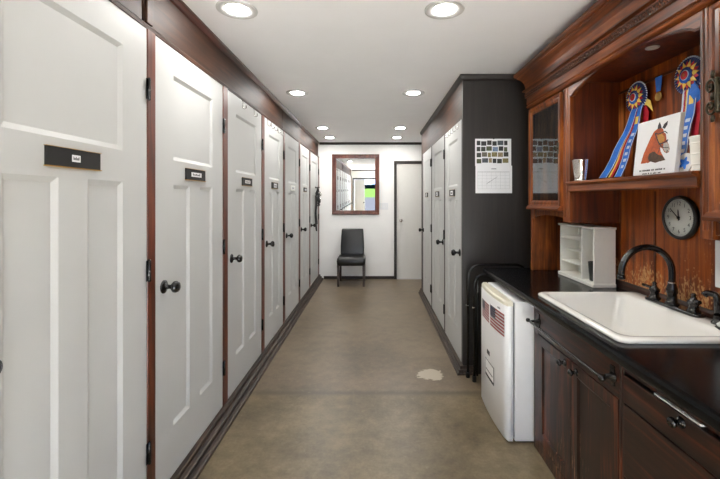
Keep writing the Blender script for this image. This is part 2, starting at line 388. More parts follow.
def panel_slab(mb, s, x, y0, y1, z0, z1, panels, th=0.035, depth=0.010, bev=0.018, mi=0):
    """slab whose front face looks along s*x, with sunk panels (ya,yb,za,zb)"""
    ys = sorted({y0, y1} | {p[0] for p in panels} | {p[1] for p in panels})
    zs = sorted({z0, z1} | {p[2] for p in panels} | {p[3] for p in panels})
    for i in range(len(ys) - 1):
        for j in range(len(zs) - 1):
            cy, cz = (ys[i] + ys[i + 1]) / 2, (zs[j] + zs[j + 1]) / 2
            if any(p[0] < cy < p[1] and p[2] < cz < p[3] for p in panels): continue
            mb.add([(x, ys[i], zs[j]), (x, ys[i + 1], zs[j]), (x, ys[i + 1], zs[j + 1]), (x, ys[i], zs[j + 1])], [(0, 1, 2, 3) if s > 0 else (3, 2, 1, 0)], mi)
    xd = x - s * depth
    for ya, yb, za, zb in panels:
        o = [(x, ya, za), (x, yb, za), (x, yb, zb), (x, ya, zb)]
        n = [(xd, ya + bev, za + bev), (xd, yb - bev, za + bev), (xd, yb - bev, zb - bev), (xd, ya + bev, zb - bev)]
        fs = [(k, (k + 1) % 4, (k + 1) % 4 + 4, k + 4) for k in range(4)] + [(4, 5, 6, 7)]
        if s < 0: fs = [f[::-1] for f in fs]
        mb.add(o + n, fs, mi)
    xb = x - s * th
    vs = [(x, y0, z0), (x, y1, z0), (x, y1, z1), (x, y0, z1), (xb, y0, z0), (xb, y1, z0), (xb, y1, z1), (xb, y0, z1)]
    fs = [(0, 4, 5, 1), (1, 5, 6, 2), (2, 6, 7, 3), (3, 7, 4, 0), (4, 7, 6, 5)]
    if s < 0: fs = [f[::-1] for f in fs]
    return mb.add(vs, fs, mi)

KNOB = [(0.031, 0.0), (0.031, 0.004), (0.024, 0.009), (0.011, 0.013), (0.010, 0.034), (0.018, 0.040), (0.026, 0.048), (0.027, 0.058), (0.022, 0.068), (0.008, 0.073)]
def locker_door(label, s, x, y0, y1, z0, z1, knob_y, hinge_y, plate='wide', kz=1.005, cat='locker door', hinge_z=(0.326, 1.104, 1.879), group=None, name='locker_door'):
    yc = (y0 + y1) / 2
    t = thing(name, label, cat, (x, yc, z0), group)
    st = 0.158; a, b = y0 + st, y1 - st; mu = 0.06
    dz = z1 - 2.14
    pans = [(a, b, 1.598 + dz, 2.008 + dz), (a, yc - mu, z0 + 0.236, 1.478 + dz), (yc + mu, b, z0 + 0.236, 1.478 + dz)]
    # split so that no grid line crosses another panel
    mb = MB(); g = 0.003
    panel_slab(mb, s, x, y0 + g, y1 - g, z0 + g, 1.54 + dz, pans[1:])
    panel_slab(mb, s, x, y0 + g, y1 - g, 1.54 + dz, z1 - g, pans[:1])
    mb.build('door_leaf', 'door_white', t, recalc=False)
    MB().lathe((x, knob_y, kz), (s, 0, 0), KNOB).build('knob', 'black_hw', t)
    for hz in hinge_z:
        hb = MB().lathe((x + s * 0.011, hinge_y, hz - 0.045), (0, 0, 1), [(0.003, -0.004), (0.0065, 0), (0.0065, 0.09), (0.003, 0.094)], n=10)
        hb.box(x + s * 0.0045, x + s * 0.008, hinge_y - 0.013, hinge_y + 0.013, hz - 0.044, hz + 0.044)
        hb.build('hinge', 'black_hw', t)
    if plate:
        zc = 1.54 + dz; w = 0.112 if plate != 'none' else 0
        f = MB().box(x, x + s * 0.008, yc - w, yc + w, zc - 0.029, zc + 0.029)
        p = f.build('nameplate', 'plate_black' if plate != 'silver' else 'unit_white', t, bevel=0.0015)
        MB().box(x, x + s * 0.011, yc - w - 0.002, yc + w + 0.002, zc - 0.032, zc - 0.029).box(x, x + s * 0.011, yc - w - 0.002, yc + w + 0.002, zc + 0.029, zc + 0.0302).build('edging', 'brass' if plate != 'silver' else 'unit_white', p)
        hw, hh = {'tiny': (0.017, 0.011), 'wide': (0.058, 0.0115), 'silver': (0.08, 0.018), 'square': (0.05, 0.019)}[plate]
        tg = MB().box(x + s * 0.008, x + s * 0.0095, yc - hw, yc + hw, zc - hh, zc + hh)
        for k in range(7):
            u = -hw * 0.75 + k * hw * 1.5 / 7
            tg.box(x + s * 0.0095, x + s * 0.0099, yc + u, yc + u + hw * 0.13, zc - hh * 0.45, zc + hh * (0.2 if k % 3 else 0.5), 1)
        tg.build('name_tag', ['paper', 'ink'], p)
    return t
def left_door(i, label, plate):
    y0, y1 = POSTS[i][1], POSTS[i + 1][0]
    return locker_door(label, 1, XL, y0, y1, ZD0, ZD1, y0 + 0.072, y1 - 0.002, plate)
bk = 'white locker door behind the viewpoint, reflected in the mirror, %s'
left_door(0, bk % 'last before the back wall', 'wide')
left_door(1, bk % 'second from the back wall', 'wide')
left_door(2, bk % 'third from the back wall', 'wide')
left_door(3, bk % 'fourth from the back wall', 'wide')
left_door(4, 'nearest white paneled locker door at left edge, tiny white tag on its nameplate', 'tiny')
left_door(5, 'second white locker door from the left edge, wide white name tag', 'wide')
left_door(6, 'third white locker door from the left edge, two small hooks over its top', 'wide')
left_door(7, 'fourth white left-hand locker door, five little hooks along its top', 'square')
left_door(8, 'fifth white left-hand locker door, with a pale silvery nameplate', 'silver')
left_door(9, 'sixth white left-hand locker door, second from the end wall', 'wide')
left_door(10, 'white left-hand locker door next to the end wall, bridle hanging on it', None)

def hook(x, s, y, z, label, group):
    mb = MB().tube(arc_path([(x - s * 0.02, y, z + 0.0045), (x + s * 0.005, y, z + 0.0045), (x + s * 0.005, y, z - 0.055), (x + s * 0.03, y, z - 0.055), (x + s * 0.03, y, z - 0.03)], 0.012, 4), 0.0035, 6)
    return tag(mb.build('door_hook', 'chrome', loc=(x, y, z)), label, 'hook', group)
for y in (2.83, 3.10):
    hook(XL, 1, y, ZD1 - 0.012, 'small metal hook over the top of the third left locker door', 'hooks on the third locker door')
for k in range(5):
    hook(XL, 1, 3.50 + 0.125 * k, ZD1 - 0.012, 'small metal hook in the row of five over the fourth left locker door', 'hooks on the fourth locker door')

# bridle hanging on the last left locker door
t = thing('bridle', 'black leather bridle hanging on the last left locker door', 'bridle', (XL, 6.33, 0.9))
X0 = XL + 0.035
MB().lathe((XL, 6.36, 1.60), (1, 0, 0), [(0.016, 0), (0.016, 0.008), (0.007, 0.012), (0.007, 0.06), (0.013, 0.066), (0.005, 0.074)]).build('hanger', 'black_hw', t)
hb = MB()
for k, (yy, zz, r) in enumerate(((6.32, 1.53, .055), (6.42, 1.50, .06), (6.38, 1.42, .07), (6.46, 1.40, .05), (6.34, 1.36, .05))):
    pts = [(X0 + 0.012 * math.sin(3 * a + k) + 0.006 * k, yy + r * math.cos(a), zz + r * 1.3 * math.sin(a)) for a in [2 * PI * j / 18 for j in range(19)]]
    hb.tube(pts, 0.009, 6)
hb.build('headstall', 'leather', t)
for k in range(9):
    MB().ball((X0 + 0.045, 6.30 + 0.022 * k, 1.52 - 0.12 * math.sin(k * 1.9) ** 2), 0.011, n=8).build('buckle', 'silver', t)
for yy, z0, z1 in ((6.17, 1.46, 0.92), (6.22, 1.42, 0.89), (6.27, 1.44, 1.0)):
    pts = [(X0 + 0.006 * math.sin(j), yy - 0.012 * math.sin(j * .5), z0 + (z1 - z0) * j / 8) for j in range(9)]
    MB().tube([(X0 + 0.01, 6.32, 1.46)] + pts, 0.011, 6).build('rein', 'leather', t)

# ------------------------------------------------------------------ right closet block
CX, CY0, CY1 = 0.715, 3.10, 5.78
struct('wall_closet', MB().box(CX + 0.04, XR, CY0 + 0.02, CY1, 0, CH), 'closet_dark')
trim(MB().box(CX, XR, CY0, CY0 + 0.02, 0, CH), 'closet_dark')     # end panel facing the camera
ZC0, ZC1 = 0.07, 2.065
CD = [(3.14, 3.87), (3.92, 4.74), (4.80, 5.60)]
for a, b in ((CY0 + 0.02, CD[0][0]), (CD[0][1], CD[1][0]), (CD[1][1], CD[2][0]), (CD[2][1], CY1)):
    trim(MB().box(CX - 0.002, CX + 0.04, a, b, ZC0, ZC1), 'dark_trim', bevel=0.002)
trim(MB().box(CX, CX + 0.04, CY0 + 0.02, CY1, ZC1, CH), 'frieze_wood')
cr = MB()
for (o0, z0), (o1, z1) in zip([(0, CH - 0.045), (0.014, CH - 0.035), (0.024, CH - 0.014), (0.024, CH)], [(0.014, CH - 0.035), (0.024, CH - 0.014), (0.024, CH), (0, CH)]):
    cr.add([(XR, CY0 - o0, z0), (CX - o0, CY0 - o0, z0), (CX - o0, CY1, z0), (XR, CY0 - o1, z1), (CX - o1, CY0 - o1, z1), (CX - o1, CY1, z1)], [(0, 1, 4, 3), (1, 2, 5, 4)])
trim(cr, 'dark_trim')
bs = MB()
for (o0, z0), (o1, z1) in zip([(0.0, ZC0), (0.022, ZC0), (0.024, 0.045), (0.034, 0.04), (0.036, 0.02), (0.046, 0.015)], [(0.022, ZC0), (0.024, 0.045), (0.034, 0.04), (0.036, 0.02), (0.046, 0.015), (0.048, 0.0)]):
    bs.add([(CX + 0.10, CY0 - o0 * .5, z0), (CX - o0, CY0 - o0 * .5, z0), (CX - o0, CY1, z0), (CX + 0.10, CY0 - o1 * .5, z1), (CX - o1, CY0 - o1 * .5, z1), (CX - o1, CY1, z1)], [(0, 1, 4, 3), (1, 2, 5, 4)])
struct('baseboard_right', bs, 'sill_wood')
kw = dict(kz=0.965, cat='closet door', hinge_z=(0.30, 1.05, 1.86), name='closet_door')
locker_door('white right-hand closet door nearest the viewer, next to the dark end panel', -1, CX, CD[0][0], CD[0][1], ZC0, ZC1, CD[0][0] + 0.06, CD[0][1] + 0.012, 'square', **kw)
locker_door('middle one of the three white right-hand closet doors', -1, CX, CD[1][0], CD[1][1], ZC0, ZC1, CD[1][0] + 0.06, CD[1][1] + 0.012, 'square', **kw)
kw['hinge_z'] = (0.30, 1.86)
locker_door('farthest white right-hand closet door, nearest the end wall', -1, CX, CD[2][0], CD[2][1], ZC0, ZC1, CD[2][1] - 0.06, CD[2][0] - 0.016, 'square', **kw)
for k in range(5):
    hook(CX, -1, 3.25 + 0.11 * k, ZC1 - 0.012, 'small metal hook over the nearest right-hand closet door', 'hooks on the near closet door')

# calendar on the closet end
cy = CY0 - 0.003
t = thing('wall_calendar', 'wall calendar with photo collage pinned to dark closet end panel', 'calendar', (0.955, CY0, 1.455))
def cpx(px, py): return (px - 374) * 3.097 / 385, H - (py - 199) * 3.097 / 385
pg = MB(); x0, z0 = cpx(475.2, 166); x1, z1 = cpx(511.2, 138.8)
pg.box(x0, x1, cy, CY0, z0, z1)
cols = [rgb(52, 56, 50), rgb(96, 92, 78), rgb(120, 112, 70), rgb(70, 78, 84), rgb(44, 44, 44), rgb(110, 130, 156), rgb(140, 126, 96), rgb(76, 84, 58)]
names = []
for i, c in enumerate(cols):
    M['snap%d' % i] = plain('snapshot_%d' % i, c, 0.5, vary=0.5, scale=110); names.append('snap%d' % i)
for r in range(4):
    xx = x0 + 0.012
    while xx < x1 - 0.03:
        w = random.uniform(0.03, 0.055); w = min(w, x1 - 0.012 - xx)
        zt = z1 - 0.012 - r * 0.0475 - random.uniform(0, .008)
        k = 6 if (r == 1 and 0.10 < xx - x0 < 0.18) else 1 + random.choice([0, 0, 1, 3, 4, 4, 7, 2, 6])
        pg.box(xx, xx + w - 0.006, cy - 0.0006, cy, zt - 0.036, zt, k)
        xx += w
pg.build('photo_page', ['paper'] + names, t)
x0, z0 = cpx(475.6, 193.2); x1, z1 = cpx(512, 165.6)
gp = MB().box(x0, x1, cy - 0.001, CY0, z0, z1)
a0, b1 = x0 + 0.016, x1 - 0.02; zt = z1 - 0.052
gp.box(a0, b1, cy - 0.0018, cy - 0.001, zt, zt + 0.002, 2)
for r in range(6):
    gp.box(a0, b1, cy - 0.0014, cy - 0.001, zt - r * 0.027, zt - r * 0.027 + 0.001, 1)
for c in range(8):
    xx = a0 + (b1 - a0) * c / 7; gp.box(xx, xx + 0.0008, cy - 0.0014, cy - 0.001, zt - 0.135, zt, 1)
for k in range(4):      # pencilled scribble
    xx = a0 + 0.07 + k * 0.02; gp.add([(xx, cy - 0.0016, zt - 0.1 + k * 0.014), (xx + 0.03, cy - 0.0016, zt - 0.075 + k * 0.012), (xx + 0.03, cy - 0.0016, zt - 0.072 + k * 0.012), (xx, cy - 0.0016, zt - 0.096 + k * 0.014)], [(0, 1, 2, 3)], 1)
gp.box((x0 + x1) / 2 - 0.02, (x0 + x1) / 2 + 0.02, cy - 0.0014, cy - 0.001, z1 - 0.03, z1 - 0.022, 1)
gp.build('month_page', ['paper', 'ink_grey', 'ink'], t)
px, pz = cpx(493.5, 138.6)
MB().lathe((px, cy, pz), (0, -1, 0), [(0.004, 0), (0.006, 0.004), (0.004, 0.008)], n=10).build('pin', 'black_hw', t)

# ------------------------------------------------------------------ end wall: door, mirror, switches, chair
DXA, DXB, DTOP = 0.40, 1.20, 2.03
d1 = struct('door_1', MB().box(DXA + 0.004, DXB - 0.004, YE - 0.012, YE - 0.001, 0.02, DTOP - 0.004), 'end_door_white', bevel=0.002)
MB().box(DXA - 0.047, DXA, YE - 0.03, YE, 0, DTOP + 0.05).box(DXB, DXB + 0.047, YE - 0.03, YE, 0, DTOP + 0.05).box(DXA, DXB, YE - 0.03, YE, DTOP, DTOP + 0.05).build('door_frame', 'dark_trim', d1, bevel=0.002)
MB().box(DXA, DXB, YE - 0.035, YE, 0.0, 0.018).build('threshold', 'ring_grey', d1)
MB().lathe((0.475, YE - 0.012, 1.03), (0, -1, 0), [(0.03, 0), (0.03, 0.005), (0.012, 0.012), (0.011, 0.03), (0.026, 0.042), (0.028, 0.055), (0.02, 0.066), (0.006, 0.07)]).build('knob', 'chrome', d1)

t = thing('wall_mirror', 'wood-framed rectangular mirror on white end wall above the chair', 'mirror', (-0.32, YE, 1.12))
TI = 0.0130
mx0, mx1, mz0, mz1 = -0.738, 0.092, 1.135, 2.195
def tilt(p):      # leans out a little at the top
    x, y, z = p; dz = z - mz0
    return (x, y - dz * math.tan(TI), z)
fr = MB(); fw = 0.074; yf = YE - 0.002
prof = [(0, 0.0), (0, 0.026), (0.012, 0.034), (0.04, 0.026), (0.058, 0.022), (0.066, 0.012), (fw, 0.010), (fw, 0.0)]
loops = []
for ins, d in prof:
    loops.append([tilt((mx0 + ins, yf - d, mz0 + ins)), tilt((mx1 - ins, yf - d, mz0 + ins)), tilt((mx1 - ins, yf - d, mz1 - ins)), tilt((mx0 + ins, yf - d, mz1 - ins))])
loops.append(loops[0])
fr.loft(loops, smooth=False, caps=(False, False)).build('frame', 'mirror_wood', t)
g = 0.06
q = [(mx0 + g, yf - 0.006, mz0 + g), (mx1 - g, yf - 0.006, mz0 + g), (mx1 - g, yf - 0.006, mz1 - g), (mx0 + g, yf - 0.006, mz1 - g)]
q2 = [(x, y + 0.004, z) for x, y, z in q]
MB().hexa([tilt(p) for p in (q[0], q[1], q2[1], q2[0])], [tilt(p) for p in (q[3], q[2], q2[2], q2[3])]).build('mirror_glass', 'mirror', t)

t = thing('switch_plate', 'white triple light switch plate on end wall beside mirror', 'light switch', (0.175, YE, 1.22))
MB().box(0.10, 0.25, YE - 0.006, YE, 1.223, 1.34).build('plate', 'paper', t, bevel=0.002)
for k in range(3):
    MB().box(0.125 + k * 0.045, 0.135 + k * 0.045, YE - 0.016, YE - 0.006, 1.272, 1.292).build('toggle', 'unit_white', t, bevel=0.001)

t = thing('dining_chair', 'black leather parsons chair standing against the white end wall', 'chair', (-0.37, 6.42, 0))
cx = -0.37
def rrect(xa, xb, ya, yb, r, z, n=4):
    out = []
    for (cx_, cy_, a0) in ((xb - r, yb - r, 0), (xa + r, yb - r, PI / 2), (xa + r, ya + r, PI), (xb - r, ya + r, 1.5 * PI)):
        for k in range(n + 1):
            a = a0 + PI / 2 * k / n; out.append((cx_ + r * math.cos(a), cy_ + r * math.sin(a), z))
    return out
st = MB(); lp = []
for z, i in ((0.335, 0.012), (0.34, 0.002), (0.40, -0.004), (0.445, 0.002), (0.462, 0.014), (0.470, 0.05), (0.474, 0.12)):
    lp.append(rrect(cx - 0.228 + i, cx + 0.228 - i, 6.17 + i, 6.60 - i, 0.04, z))
st.loft(lp).build('seat', 'leather', t)
bk_ = MB(); lp = []
for z, yo, w, th in ((0.40, 6.585, .195, .06), (0.46, 6.59, .198, .062), (0.60, 6.605, .200, .06), (0.75, 6.63, .194, .055), (0.87, 6.655, .188, .05), (0.892, 6.66, .182, .042), (0.898, 6.662, .172, .03)):
    lp.append(rrect(cx - w, cx + w, yo - th / 2, yo + th / 2, th * 0.42, z))
bk_.loft(lp).build('backrest', 'leather', t)
pp = MB()
for sgn in (-1, 1):
    pp.tube([(cx + sgn * .193, 6.59 - .03, .48), (cx + sgn * .195, 6.605 - .03, .6), (cx + sgn * .189, 6.63 - .0275, .75), (cx + sgn * .18, 6.655 - .024, .87)], 0.004, 6)
pp.build('piping', 'leather', t)
for sx_, yy, dy in ((-1, 6.195, 0), (1, 6.195, 0), (-1, 6.575, 0.05), (1, 6.575, 0.05)):
    x = cx + sx_ * 0.205; a = 0.021; b = 0.016
    MB().hexa([(x - b, yy - b + dy, 0), (x + b, yy - b + dy, 0), (x + b, yy + b + dy, 0), (x - b, yy + b + dy, 0)],
              [(x - a, yy - a, .345), (x + a, yy - a, .345), (x + a, yy + a, .345), (x - a, yy + a, .345)]).build('leg', 'chair_leg', t, bevel=0.003)

# ------------------------------------------------------------------ recessed ceiling lights
rows = [(2.03, 'nearest the viewer'), (3.63, 'second from the viewer'), (5.42, 'third from the viewer'), (6.26, 'closest to the end wall')]
for y, where in rows:
    for x, side in ((-0.722, 'left'), (0.372, 'right')):
        t = thing('ceiling_light', 'round recessed ceiling light in %s row, %s' % (side, where), 'ceiling light', (x, y, CH), 'recessed ceiling lights')
        MB().lathe((x, y, CH), (0, 0, -1), [(0.105, 0.0), (0.104, 0.005), (0.099, 0.007), (0.062, 0.004), (0.058, 0.001), (0.057, 0.0)], n=40, caps=(False, False)).build('trim_ring', 'ring_grey', t)
        MB().lathe((x, y, CH), (0, 0, -1), [(0.057, 0.0003), (0.057, 0.0015), (0.05, 0.002), (0.01, 0.002)], n=40).build('lens', 'lamp', t)

# ------------------------------------------------------------------ countertop, sink, taps
KT, KB = 0.887, 0.842
CYN, CYF, KX = 0.20, 2.93, 0.83
SX0, SX1, SY0, SY1 = 0.905, 1.412, 1.41, 2.085
ct = MB()
ct.prism([(KX + 0.014, KB), (KX + 0.003, KB + 0.006), (KX, KB + 0.018), (KX, KT - 0.014), (KX + 0.004, KT - 0.004), (KX + 0.014, KT), (SX0, KT), (SX0, KB)], 'y', CYN, CYF)
ct.box(SX0, SX1, CYN, SY0, KB, KT).box(SX0, SX1, SY1, CYF, KB, KT).box(SX1, 1.453, CYN, CYF, KB, KT)
tag(ct.build('countertop', 'counter', loc=(1.14, 1.5, KB)), 'long glossy black countertop running along the right wall', 'countertop')

t = thing('kitchen_sink', 'white drop-in porcelain sink set in the black countertop', 'sink', (1.15, 1.745, 0.70))
sk = MB()
lp = [rrect(.888, 1.430, 1.388, 2.105, .035, KT + .001), rrect(.885, 1.433, 1.385, 2.108, .035, KT + .006), rrect(.888, 1.430, 1.388, 2.105, .035, KT + .014), rrect(.898, 1.42, 1.40, 2.093, .03, KT + .019),
      rrect(.914, 1.345, 1.416, 2.077, .05, KT + .019), rrect(.922, 1.337, 1.424, 2.069, .05, KT + .013), rrect(.93, 1.329, 1.432, 2.061, .05, KT - .01), rrect(.945, 1.315, 1.447, 2.046, .06, KT - .15),
      rrect(.975, 1.285, 1.477, 2.016, .06, KT - .182), rrect(1.05, 1.2, 1.6, 1.9, .06, KT - .188), rrect(1.09, 1.17, 1.70, 1.78, .038, KT - .19)]
sk.loft(lp, caps=(False, True)).build('basin', 'porcelain', t, recalc=False)
MB().lathe((1.13, 1.74, KT - 0.1895), (0, 0, 1), [(0.042, 0), (0.042, 0.003), (0.03, 0.004), (0.008, 0.002)]).build('drain', 'chrome', t)

RZ = KT + 0.0195
t = thing('sink_faucet', 'dark bronze gooseneck faucet with two handles on sink back ledge', 'faucet', (1.385, 1.785, RZ))
MB().loft([rrect(1.356, 1.414, 1.625, 1.945, .028, RZ), rrect(1.354, 1.416, 1.623, 1.947, .029, RZ + .008), rrect(1.362, 1.408, 1.632, 1.938, .022, RZ + .016)]).build('base_plate', 'bronze', t)
FX, FY = 1.385, 1.789
sp = MB().lathe((FX, FY, RZ + .014), (0, 0, 1), [(0.028, 0), (0.028, .008), (0.021, .014), (0.020, .05), (0.024, .056), (0.022, .075), (0.017, .095), (0.0165, .10)])
pts = [(FX, FY, RZ + .10), (FX, FY, 1.04)]
for k in range(15):
    a = PI * k / 14; pts.append((FX - .1175 + .1175 * math.cos(a), FY, 1.069 + .1175 * math.sin(a)))
pts += [(FX - .237, FY, 1.055)]
sp.tube(pts, [.0145] * (len(pts) - 1) + [.0145], 14)
sp.lathe((FX - .2365, FY, 1.058), (0, 0, -1), [(0.0145, 0), (0.0175, .003), (0.0175, .016), (0.015, .02), (0.011, .02)])
sp.build('spout', 'bronze', t)
MB().lathe((FX, FY, RZ + .112), (0, 0, 1), [(0.0168, 0), (0.0185, .002), (0.0185, .006), (0.0168, .008)]).build('collar_ring', 'chrome', t)
for yy, d in ((1.90, 1), (1.668, -1)):
    hd = MB().lathe((FX, yy, RZ + .014), (0, 0, 1), [(0.026, 0), (0.026, .006), (0.020, .012), (0.018, .03), (0.023, .036), (0.023, .046), (0.012, .058), (0.008, .07), (0.011, .075), (0.005, .082)])
    hd.tube([(FX, yy, RZ + .062), (FX - .01, yy + d * .02, RZ + .066), (FX - .02, yy + d * .055, RZ + .07)], [.008, .007, .0085], 8)
    hd.build('handle', 'bronze', t)
t = thing('side_sprayer', 'black curved side sprayer standing at right end of sink ledge', 'sprayer', (1.385, 1.552, RZ))
MB().lathe((1.385, 1.552, RZ), (0, 0, 1), [(0.022, 0), (0.022, .005), (0.016, .012), (0.013, .03), (0.016, .035)]).build('base', 'bronze', t)
MB().tube(arc_path([(1.385, 1.552, RZ + .03), (1.385, 1.552, RZ + .10), (1.381, 1.556, RZ + .118), (1.362, 1.574, RZ + .120), (1.354, 1.581, RZ + .108)], .03, 5), [.013] * 1 + [.0125] * 20 + [.012] * 2, 12).build('spray_head', 'bronze', t)
t = thing('soap_dish', 'small white soap bar on a dark dish at the right edge of the sink', 'soap dish', (1.36, 1.475, RZ))
MB().lathe((1.36, 1.475, RZ), (0, 0, 1), [(0.032, 0), (0.042, .007), (0.038, .009), (0.01, .006)]).build('dish', 'plate_black', t)
MB().loft([rrect(1.338, 1.382, 1.44, 1.51, .018, RZ + .007), rrect(1.334, 1.386, 1.435, 1.515, .02, RZ + .015), rrect(1.342, 1.378, 1.445, 1.505, .016, RZ + .025)]).build('soap', 'paper', t)

# ------------------------------------------------------------------ base cabinets
BX = 0.914
SKNOB = [(0.017, 0), (0.017, .003), (0.008, .006), (0.007, .016), (0.014, .022), (0.0165, .029), (0.012, .036), (0.004, .039)]
t = thing('sink_cabinet', 'dark stained two-door base cabinet beneath the sink with a towel bar', 'cabinet', (1.18, 1.815, 0))
Y0, Y1 = 1.425, 2.20
b = MB()
b.box(BX + 0.02, 1.44, Y1 - 0.02, Y1, 0, KB).box(BX + 0.02, 1.44, Y0, Y0 + 0.02, 0, KB).box(BX + 0.02, 1.44, Y0 + 0.02, Y1 - 0.02, 0.08, 0.10).box(1.43, 1.44, Y0 + .02, Y1 - .02, .1, KB)
b.box(BX, BX + 0.02, Y1 - 0.055, Y1, 0, KB).box(BX, BX + 0.02, Y0, Y0 + 0.012, 0, KB).box(BX, BX + .02, Y0 + .012, Y1 - .055, 0, .07)
b.build('body', 'base_wood', t, bevel=0.002)
MB().box(BX, BX + 0.02, Y0 + 0.012, Y1 - 0.055, 0.664, KB).build('apron', 'base_wood_y', t, bevel=0.002)
for ya, yb, kn in ((1.785, Y1 - 0.058, 1.842), (Y0 + 0.014, 1.781, 1.735)):
    mb = MB(); panel_slab(mb, -1, BX - 0.002, ya, yb, 0.074, 0.660, [(ya + 0.05, yb - 0.05, 0.13, 0.61)], th=0.02, depth=0.008, bev=0.012)
    d = mb.build('door', 'base_wood', t, recalc=False)
    MB().lathe((BX - 0.002, kn, 0.628), (-1, 0, 0), SKNOB, n=16).build('knob', 'black_hw', d)
tb = MB()
path = arc_path([(BX - .004, 2.13, .733), (BX - .055, 2.13, .735), (BX - .055, 1.47, .735), (BX - .004, 1.47, .733)], .02, 5)
tb.tube(path, .0065, 10)
for yy in (2.13, 1.47):
    tb.lathe((BX, yy, .733), (-1, 0, 0), [(0.022, 0), (0.022, .004), (0.012, .01), (0.009, .03)], n=16)
    tb.box(BX - .006, BX, yy - .012, yy + .012, .70, .775)
tb.ball((BX - .055, 1.452, .735), .014, n=10); tb.ball((BX - .055, 2.148, .735), .012, n=10)
tb.build('towel_bar', 'black_hw', t)

t = thing('drawer_cabinet', 'dark stained drawer cabinet with a white pull-out board, right of the sink cabinet', 'cabinet', (1.18, 1.14, 0))
Y0, Y1 = 0.86, 1.42
b = MB().box(BX + 0.02, 1.44, Y0, Y1, 0, KB)
b.box(BX, BX + .02, Y0, Y0 + .012, 0, KB).box(BX, BX + .02, Y1 - .012, Y1, 0, KB).box(BX, BX + .02, Y0 + .012, Y1 - .012, .783, KB).box(BX, BX + .02, Y0 + .012, Y1 - .012, 0, .05)
b.build('body', 'base_wood', t, bevel=0.002)
for za, zb in ((.668, .770), (.40, .664), (.054, .396)):
    d = MB().box(BX - .004, BX + .019, Y0 + .014, Y1 - .014, za, zb).build('drawer', 'base_wood_y', t, bevel=0.004)
    MB().lathe((BX - .004, 1.14, (za + zb) / 2 + .03 if zb > .7 else (za + zb) / 2), (-1, 0, 0), SKNOB, n=16).build('knob', 'black_hw', d)
MB().box(BX - .004, BX + .019, 1.072, 1.252, .7745, .7815).build('pull_out_board', 'paper', t, bevel=0.001)
t = thing('end_base_cabinet', 'dark base cabinet at the near end of the countertop, below the right frame edge', 'cabinet', (1.18, .53, 0))
b = MB().box(BX + .02, 1.44, .21, .855, 0, KB).box(BX, BX + .02, .21, .26, 0, KB).box(BX, BX + .02, .805, .855, 0, KB).box(BX, BX + .02, .26, .805, .664, KB).box(BX, BX + .02, .26, .805, 0, .07)
b.build('body', 'base_wood', t, bevel=0.002)
mb = MB(); panel_slab(mb, -1, BX - .002, .264, .801, .074, .66, [(.32, .745, .13, .61)], th=.02, depth=.008, bev=.012)
d = mb.build('door', 'base_wood', t, recalc=False)
MB().lathe((BX - .002, .76, .628), (-1, 0, 0), SKNOB, n=16).build('knob', 'black_hw', d)

# ------------------------------------------------------------------ small fridge
FY0, FY1 = 2.225, 2.76
t = thing('mini_fridge', 'white compact refrigerator under the countertop left of the cabinet', 'refrigerator', (1.03, 2.49, 0))
MB().box(.815, 1.33, FY0, FY1, .007, .815).build('body', 'fridge', t, bevel=.006, seg=3)
MB().box(.805, .8155, FY0 + .01, FY1 - .01, .03, .805).build('gasket', 'gasket', t)
def fx(y): u = (y - FY0) / (FY1 - FY0) * 2 - 1; return .748 + .016 * u * u
def door_loop(z, e=0.0):
    fr_ = [(fx(FY0 + (FY1 - FY0) * k / 16) + e, FY0 + e * .4 + (FY1 - FY0 - e * .8) * k / 16, z) for k in range(17)]
    fr_[0] = (fr_[0][0] + .008, fr_[0][1], z); fr_[-1] = (fr_[-1][0] + .008, fr_[-1][1], z)
    return [(.805, FY0 + e * .4, z)] + fr_ + [(.805, FY1 - e * .4, z)]
fd = MB().loft([door_loop(z, e) for z, e in ((.007, .006), (.014, 0), (.785, 0), (.789, .002))], smooth=False).build('door', 'fridge', t)
for p in fd.data.polygons: p.use_smooth = abs(p.normal.z) < .3
MB().loft([door_loop(.789, .002), door_loop(.806, .002), door_loop(.815, .010)], smooth=False).build('door_cap', 'fridge_cap', fd)
for x in (.85, 1.28):
    for y in (2.26, 2.72): MB().lathe((x, y, 0), (0, 0, 1), [(.018, 0), (.016, .007)], n=12).build('foot', 'rubber', t)
def on_door(y, z, lift): return (fx(y) - lift, y, z)
def quad_on_door(mb, ya, yb, za, zb, lift, mi, n=4):
    for k in range(n):
        a = ya + (yb - ya) * k / n; b_ = ya + (yb - ya) * (k + 1) / n
        mb.add([on_door(a, za, lift), on_door(b_, za, lift), on_door(b_, zb, lift), on_door(a, zb, lift)], [(0, 1, 2, 3)], mi)
def slab_on_door(mb, ya, yb, za, zb, l0, l1, mi, n=6):
    lp = []
    for k in range(n + 1):
        y = ya + (yb - ya) * k / n
        lp.append([on_door(y, za, l0), on_door(y, zb, l0), on_door(y, zb, l1), on_door(y, za, l1)])
    mb.loft(lp, mi, False)
